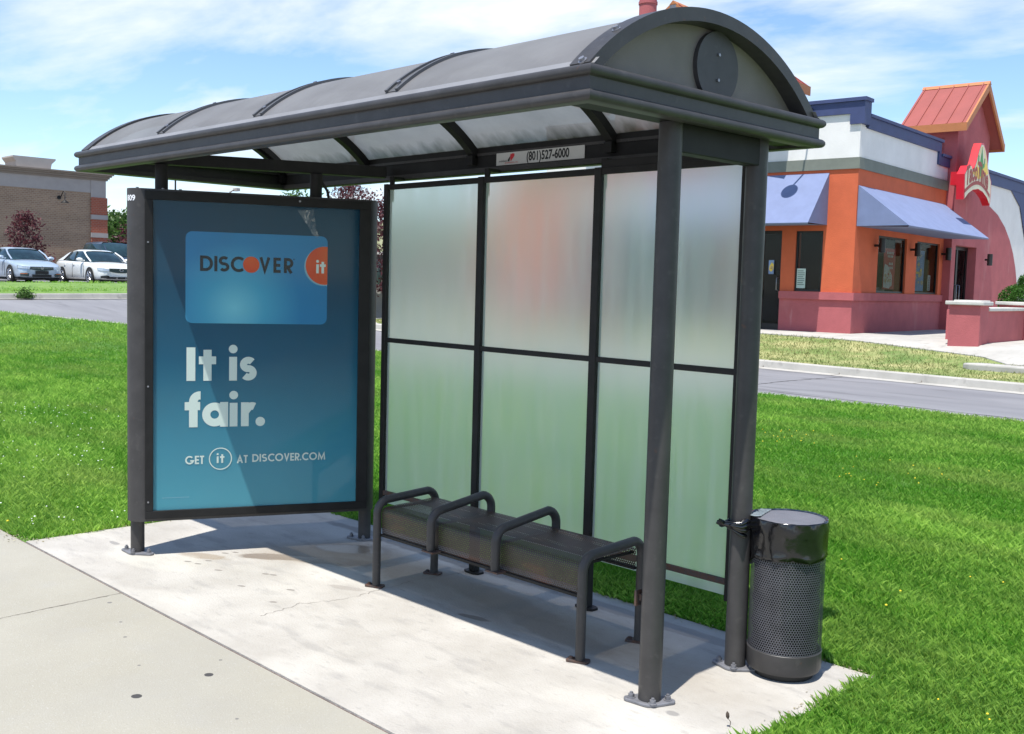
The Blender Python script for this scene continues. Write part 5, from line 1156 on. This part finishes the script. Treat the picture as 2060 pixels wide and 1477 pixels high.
    for s_ in (-1, 1):
        for x in (.92, -.22): g.box(x-.006, .931*s_-.004, .28, x+.006, .931*s_+.004, .90, T=Tw)
    build_each(g, 'door_seam', 'black', t)
    g = MB()
    for s_ in (-1, 1):
        for x in (-.02, -.98): g.tube([Tw(x, .94*s_, .83), Tw(x-.16, .94*s_, .83)], .014*sc, 6)
    build_each(g, 'door_handle', pm, t)
    g = MB(); g.box(-2.3, -.84, .13, 2.25, .84, .18, T=Tw); g.build('underbody', 'rubber', t)
    return t
def gz(x, y): return Hroad(x, y)-.10
make_car('parked_car', 'silver blue saloon parked at the left edge of the lot with a black front plate', (-40.75, 12.05, gz(-39.5, 11.5)), 'paint_silver', style=0)
make_car('parked_car', 'white saloon with chrome wheels parked beside the silver blue one', (-39.05, 14.35, gz(-38, 14)), 'paint_white', style=1)
make_car('parked_car', 'dark blue off-road car half hidden behind the white saloon', (-46.0, 18.1, gz(-46, 18)), 'paint_dark', hscale=1.32, style=2)
make_car('parked_car', 'copper coloured car of which only the roof shows behind the two pale saloons', (-48.2, 14.6, gz(-46, 16)), 'paint_tan', sc=.95, style=1)

# ------------------------------------------------------------------ low block wall, tank, lamp posts
random.seed(21)
bw = thing('block_wall', 'low brown block wall with pale coping beyond the car park, seen beside the panes', 'wall', (-25, 15.5, .5))
def seg(p, q, th, z0, z1, ma, name, parent):
    p, q = Vector(p), Vector(q); d = (q-p).normalized(); n_ = Vector((-d.y, d.x))*th/2; g = MB()
    g.prism([(p-n_)[:], (q-n_)[:], (q+n_)[:], (p+n_)[:]], lambda a, b: (a, b, z0), lambda a, b: (a, b, z1)); return g.build(name, ma, parent, fix=True)
seg((-25.6, 15.0), (-20.3, 21.0), .25, .1, 2.30, 'block', 'wall', bw); seg((-25.65, 14.95), (-20.2, 21.1), .33, 2.302, 2.39, 'capstone', 'coping', bw)
seg((-25.0, 14.8), (-20.0, 20.4), .5, -.1, 1.20, 'kerb', 'footing', bw)
g = MB(); rows = []
for i in range(13):
    th = math.pi*i/12; rows.append([(-23.05+.42*math.sin(th)*math.cos(a), 15.72+.42*math.sin(th)*math.sin(a), 1.72+.50*math.cos(th)) for a in [2*math.pi*k/20 for k in range(21)]])
g.grid(rows); g.cyl(-23.05, 15.72, .3, 1.35, .22, 16); M['tank'] = mat('tank_green', (.22, .34, .31), .45); tag(g.build('storage_tank', 'tank', fix=True), 'rounded pale green tank half hidden behind the advertising panel', 'tank')
def lamp_post(x, y, z0, top, r, label, head=True, ma='bolt', hy=1.2):
    t = thing('lamp_post', label, 'lamp post', (x, y, z0), 'lamp posts of the car park'); g = MB(); g.tube([(x, y, z0-.2), (x, y, top)], [r, r*.7], 12); g.build('pole', ma, t)
    g = MB(); g.tube([(x, y, top-.05), (x+.2, y+hy*.5, top+.12), (x+.3, y+hy, top+.1)], .05, 8); g.box(x+.05, y+hy*.5, top+.02, x+.55, y+hy*1.3, top+.2); g.build('lamp_head', ma, t); return t
lamp_post(-38.34, 25.99, 1.0, 9.5, .11, 'pale lamp post behind the purple leaved tree', ma='lightgrey')
lamp_post(-60.25, 28.26, 1.2, 8.2, .07, 'thin dark lamp post in the sky gap above the left of the advertising panel', ma='steel_dark')
lamp_post(-58.71, 31.18, 1.2, 6.85, .08, 'short lamp post whose pale head shows just above the middle of the advertising panel', ma='lightgrey', hy=.3)

# ------------------------------------------------------------------ trees
make_tree((-46.9, 14.45, 1.1), 2.95, 1.15, .75, 'plum', 'plum_tree', 'small dark purple leaved tree in front of the tan brick wall', 'tree', nclump=36, leaves=46, size=.08, seed=11, spread=.17, group='purple leaved trees', cone=1)
make_tree((-52.6, 23.2, 1.1), 3.1, 2.0, .6, 'plum', 'plum_tree', 'wide dark red tree beside the red brick corner pier of the store', 'tree', nclump=60, leaves=75, size=.11, seed=12, spread=.32, group='purple leaved trees')
make_tree((-27.1, 17.7, .5), 4.15, 1.35, 1.0, 'plum', 'plum_tree', 'purple leaved tree whose top shows above the right of the advertising panel', 'tree', nclump=70, leaves=70, size=.055, seed=13, spread=.17, group='purple leaved trees')
make_tree((-22.1, 16.05, .3), 3.65, 1.1, .9, 'plum', 'plum_tree', 'purple leaved tree in the gap between the advertising panel and the panes', 'tree', nclump=60, leaves=80, size=.06, seed=14, spread=.20, group='purple leaved trees')
make_tree((-32.2, 19.0, .9), 3.75, 1.2, 1.0, 'leaf', 'leafy_tree', 'green tree whose tips just clear the top of the advertising panel', 'tree', nclump=40, leaves=60, size=.07, seed=15, spread=.18, group='green trees in the distance')
make_tree((-24.0, 24.5, .6), 3.6, 1.6, .8, 'leaf', 'leafy_tree', 'green tree blurred behind the left upper pane', 'tree', nclump=40, leaves=60, size=.09, seed=16, spread=.28, group='green trees in the distance')
make_tree((-75, 31.5, 1.2), 4.4, 3.0, 1.5, 'leaf', 'leafy_tree', 'tall green tree standing right beside the edge of the brick store', 'tree', nclump=60, leaves=70, size=.2, seed=17, spread=.6, group='green trees in the distance')
make_tree((-82, 40, 1.2), 4.0, 4.0, .8, 'leafpale', 'leafy_tree', 'pale green spreading tree farther off between the store and the advertising panel', 'tree', nclump=60, leaves=70, size=.2, seed=18, spread=.7, group='green trees in the distance')
for i, (x, y) in enumerate(((-70, 62), (-60, 72), (-48, 80))):
    make_tree((x, y, 1.2), 7, 5, 1.0, 'leaf', 'leafy_tree', 'distant green tree of a row blurred behind the upper panes', 'tree', nclump=40, leaves=50, size=.3, seed=20+i, spread=.9, group='distant tree row behind the panes')
# weed in the island kerb
def tuft(base, r, n, size, name, label, cat, seed, ma='leaf', hh=.5):
    q = np.random.default_rng(seed); P = q.normal(size=(n, 3))*np.array([r*.5, r*.5, 0])+np.array(base); P[:, 2] += np.abs(q.normal(size=n))*r*hh
    o = leaf_cloud(name, P, size, q.uniform(0, 1, n), ma, origin=base); return tag(o, label, cat)
tuft((-31.3, 8.88, Hroad(-31.3, 8.9)-.05), .24, 500, .045, 'weed', 'leafy green weed growing against the island kerb', 'weed', 5)

# ------------------------------------------------------------------ grass
def edge_np(x):
    P = [(-60, -9), (-45, -1.2), (-33, 4.0), (-27.02, 6.72), (-25.07, 7.64), (-23.3, 8.49), (-20, 9.9), (-17.5, 10.5), (-15.9, 10.62), (-12, 10.55), (0, 10.45), (40, 10.4)]
    return np.interp(x, [p[0] for p in P], [p[1] for p in P])
def Hroad_np(x, y):
    r = -.93*(x-CX)+.37*(y-CY); t = np.clip((r-20)/27, 0, 1); return 1.2*t*t*(3-2*t)
def vnoise(x, y, s, seed):
    q = np.random.default_rng(seed); G = q.uniform(0, 1, (256, 256)); u, v = x*s+500, y*s+500; i, j = np.floor(u).astype(int), np.floor(v).astype(int); a, b = u-i, v-j; a, b = a*a*(3-2*a), b*b*(3-2*b)
    return (G[i % 256, j % 256]*(1-a)+G[(i+1) % 256, j % 256]*a)*(1-b)+(G[i % 256, (j+1) % 256]*(1-a)+G[(i+1) % 256, (j+1) % 256]*a)*b
def blades(name, n, rmin, rmax, dens_, inside, zf, hgt, wid, ma, kind='stuff', az0=12, az1=78, edge=0):
    # candidate points spread over a wide sector round the viewer, thinner farther off
    rr = rng.uniform(0, 1, n); r = rmin*(rmax/rmin)**(rr**.9); az = np.radians(rng.uniform(az0, az1, n)); x = CX-r*np.sin(az); y = CY+r*np.cos(az); ok = inside(x, y); x, y, r = x[ok], y[ok], r[ok]; n = len(x); z = zf(x, y)
    pn = vnoise(x, y, 1.3, 1)*.5+vnoise(x*.5+y, y, 5.5, 2)*.45+vnoise(x*.4, y, .8, 3)*.35-.05; h_ = hgt*(.55+.9*pn)*rng.uniform(.55, 1.35, n)*(1+r*.01); w_ = wid*(1+r*.13)*rng.uniform(.7, 1.3, n)
    a = rng.uniform(0, 2*np.pi, n); lean = rng.uniform(.15, .95, n)*h_; la = rng.uniform(0, 2*np.pi, n); d = np.stack([np.cos(a), np.sin(a), a*0], 1)*w_[:, None]/2; L_ = np.stack([np.cos(la), np.sin(la), la*0], 1)*lean[:, None]
    p = np.stack([x, y, z], 1); up_ = np.array([0, 0, 1.]); V = np.stack([p-d, p+d, p+d*.7+L_*.38+up_*(h_*.62)[:, None], p+L_+up_*(h_)[:, None]*.92], 1)
    tint = np.clip(.10+1.15*(pn-.38)+rng.normal(0, .20, n), 0, 1); quads_object(name, V, n, tint, ma, kind); return n
def in_lawn(x, y):
    pad = (x > SX0+.012*np.sin(9*y)-.0) & (x < SX1+.02*np.sin(7*y)+.012*np.sin(23*y)) & (y < SY1+.012*np.sin(8*x)) & (y > -1)
    return (y > -.885+.015*np.sin(11*x)) & (y < edge_np(x)+.02) & ~pad
nb1 = blades('grass', 1250000, 3.2, 34, 1, in_lawn, lambda x, y: Hroad_np(x, y)-.012, .038, .0023, 'grass')
def in_far(x, y):
    k = np.interp(x, [p[0] for p in reversed(KP[:7])], [p[1] for p in reversed(KP[:7])]); wl = np.interp(x, [-22.3, -20, -11.52, -9.21, -5.71, -5.6, 14], [20.2, 19.9, 18.72, 18.43, 17.5, 17.2, 15.3]); return (x > -22) & (y > k+.15) & (y < wl-.0)
def H_np(x, y):
    s = np.clip((y+.11*(x+10)-16.5)/2.6, 0, 1); return np.maximum(Hroad_np(x, y)+.055, .05+.5*s*s*(3-2*s))
M['grassdry'] = leafmat('dry_grass_blades', (.13, .21, .045), (.46, .44, .20), .35)
blades('grass', 220000, 17, 32, 1, in_far, H_np, .030, .0028, 'grassdry')
def in_isl(x, y): return (x < -31.6) & (x > -35.6) & (y > -4) & (y < 15.2)
blades('grass', 90000, 32, 43, 1, in_isl, lambda x, y: Hroad_np(x, y)+.10, .04, .004, 'grass')
# straw, fallen petals and bits of soil along the pad and pavement edges
q = np.random.default_rng(9); E_ = []
def along(x0, y0, x1, y1, n, s=.03):
    t = q.uniform(0, 1, n); E_.append(np.stack([x0+(x1-x0)*t+q.normal(0, s, n), y0+(y1-y0)*t+q.normal(0, s, n), np.full(n, .004)], 1))
along(-4.6, -.88, -3.75, -.88, 260, .05); along(-3.8, -.88, -3.8, .2, 160, .025); along(.44, .25, .44, .90, 220, .03); along(.0, .905, .45, .905, 90, .02); along(-1.3, .90, -.1, .905, 160, .02); along(.44, -.6, .44, .25, 60, .03)
P = np.concatenate(E_); leaf_cloud('litter_bits', P, .0065, q.uniform(0, 1, len(P)), 'straw', kind='stuff', flat=.6)
# clover and dandelion specks
M['fl_yellow'] = mat('dandelion', (.85, .62, .03), .7, 0, .1, 9); M['fl_white'] = mat('clover_flower', (.72, .75, .66), .7, 0, .1, 9)
for mt, spots in (('fl_white', [(-9.0, 1.1, 1.4, 80), (-6.3, .2, 1.0, 40), (-4.3, -.6, .4, 18), ]), ('fl_yellow', [(-3.8, 6.2, 1.0, 45), (-1.6, 5.3, .8, 20), (-.2, 2.6, .9, 8), (-4.15, -.84, .03, 3), (.95, .7, .2, 3)])):
    g = MB()
    for (cx, cy, r_, n_) in spots:
        for _ in range(n_):
            x, y = random.gauss(cx, r_*.6), random.gauss(cy, r_*.5); r0 = random.uniform(.0035, .0065); z = .045
            if SX0-.02 < x < SX1+.02 and y < SY1+.03: continue
            if y < -.86: continue
            g.tube([(x, y, z), (x, y, z+r0*.6), (x, y, z+r0)], [r0, r0, r0*.3], 6)
    g.build('wildflowers', mt, kind='stuff')
sd = thing('seed_stalk', 'single dry seed stalk standing at the front edge of the concrete pad', 'weed', (.33, .035, 0))
g = MB(); g.tube([(.33, .035, 0), (.332, .036, .02), (.325, .03, .032)], [.0012, .0015, .001], 6); g.build('stem', 'bark', sd); g = MB(); g.tube([(.325, .03, .030), (.324, .029, .038), (.323, .028, .05), (.322, .027, .058)], [.002, .0065, .006, .001], 8); g.build('seed_head', 'bark', sd)

# ------------------------------------------------------------------ one uniform scale for the whole place
for o in list(scene.objects):
    if o.parent is None and o.type in ('MESH', 'EMPTY'):
        o.location = Vector(o.location)*S; o.scale = Vector(o.scale)*S
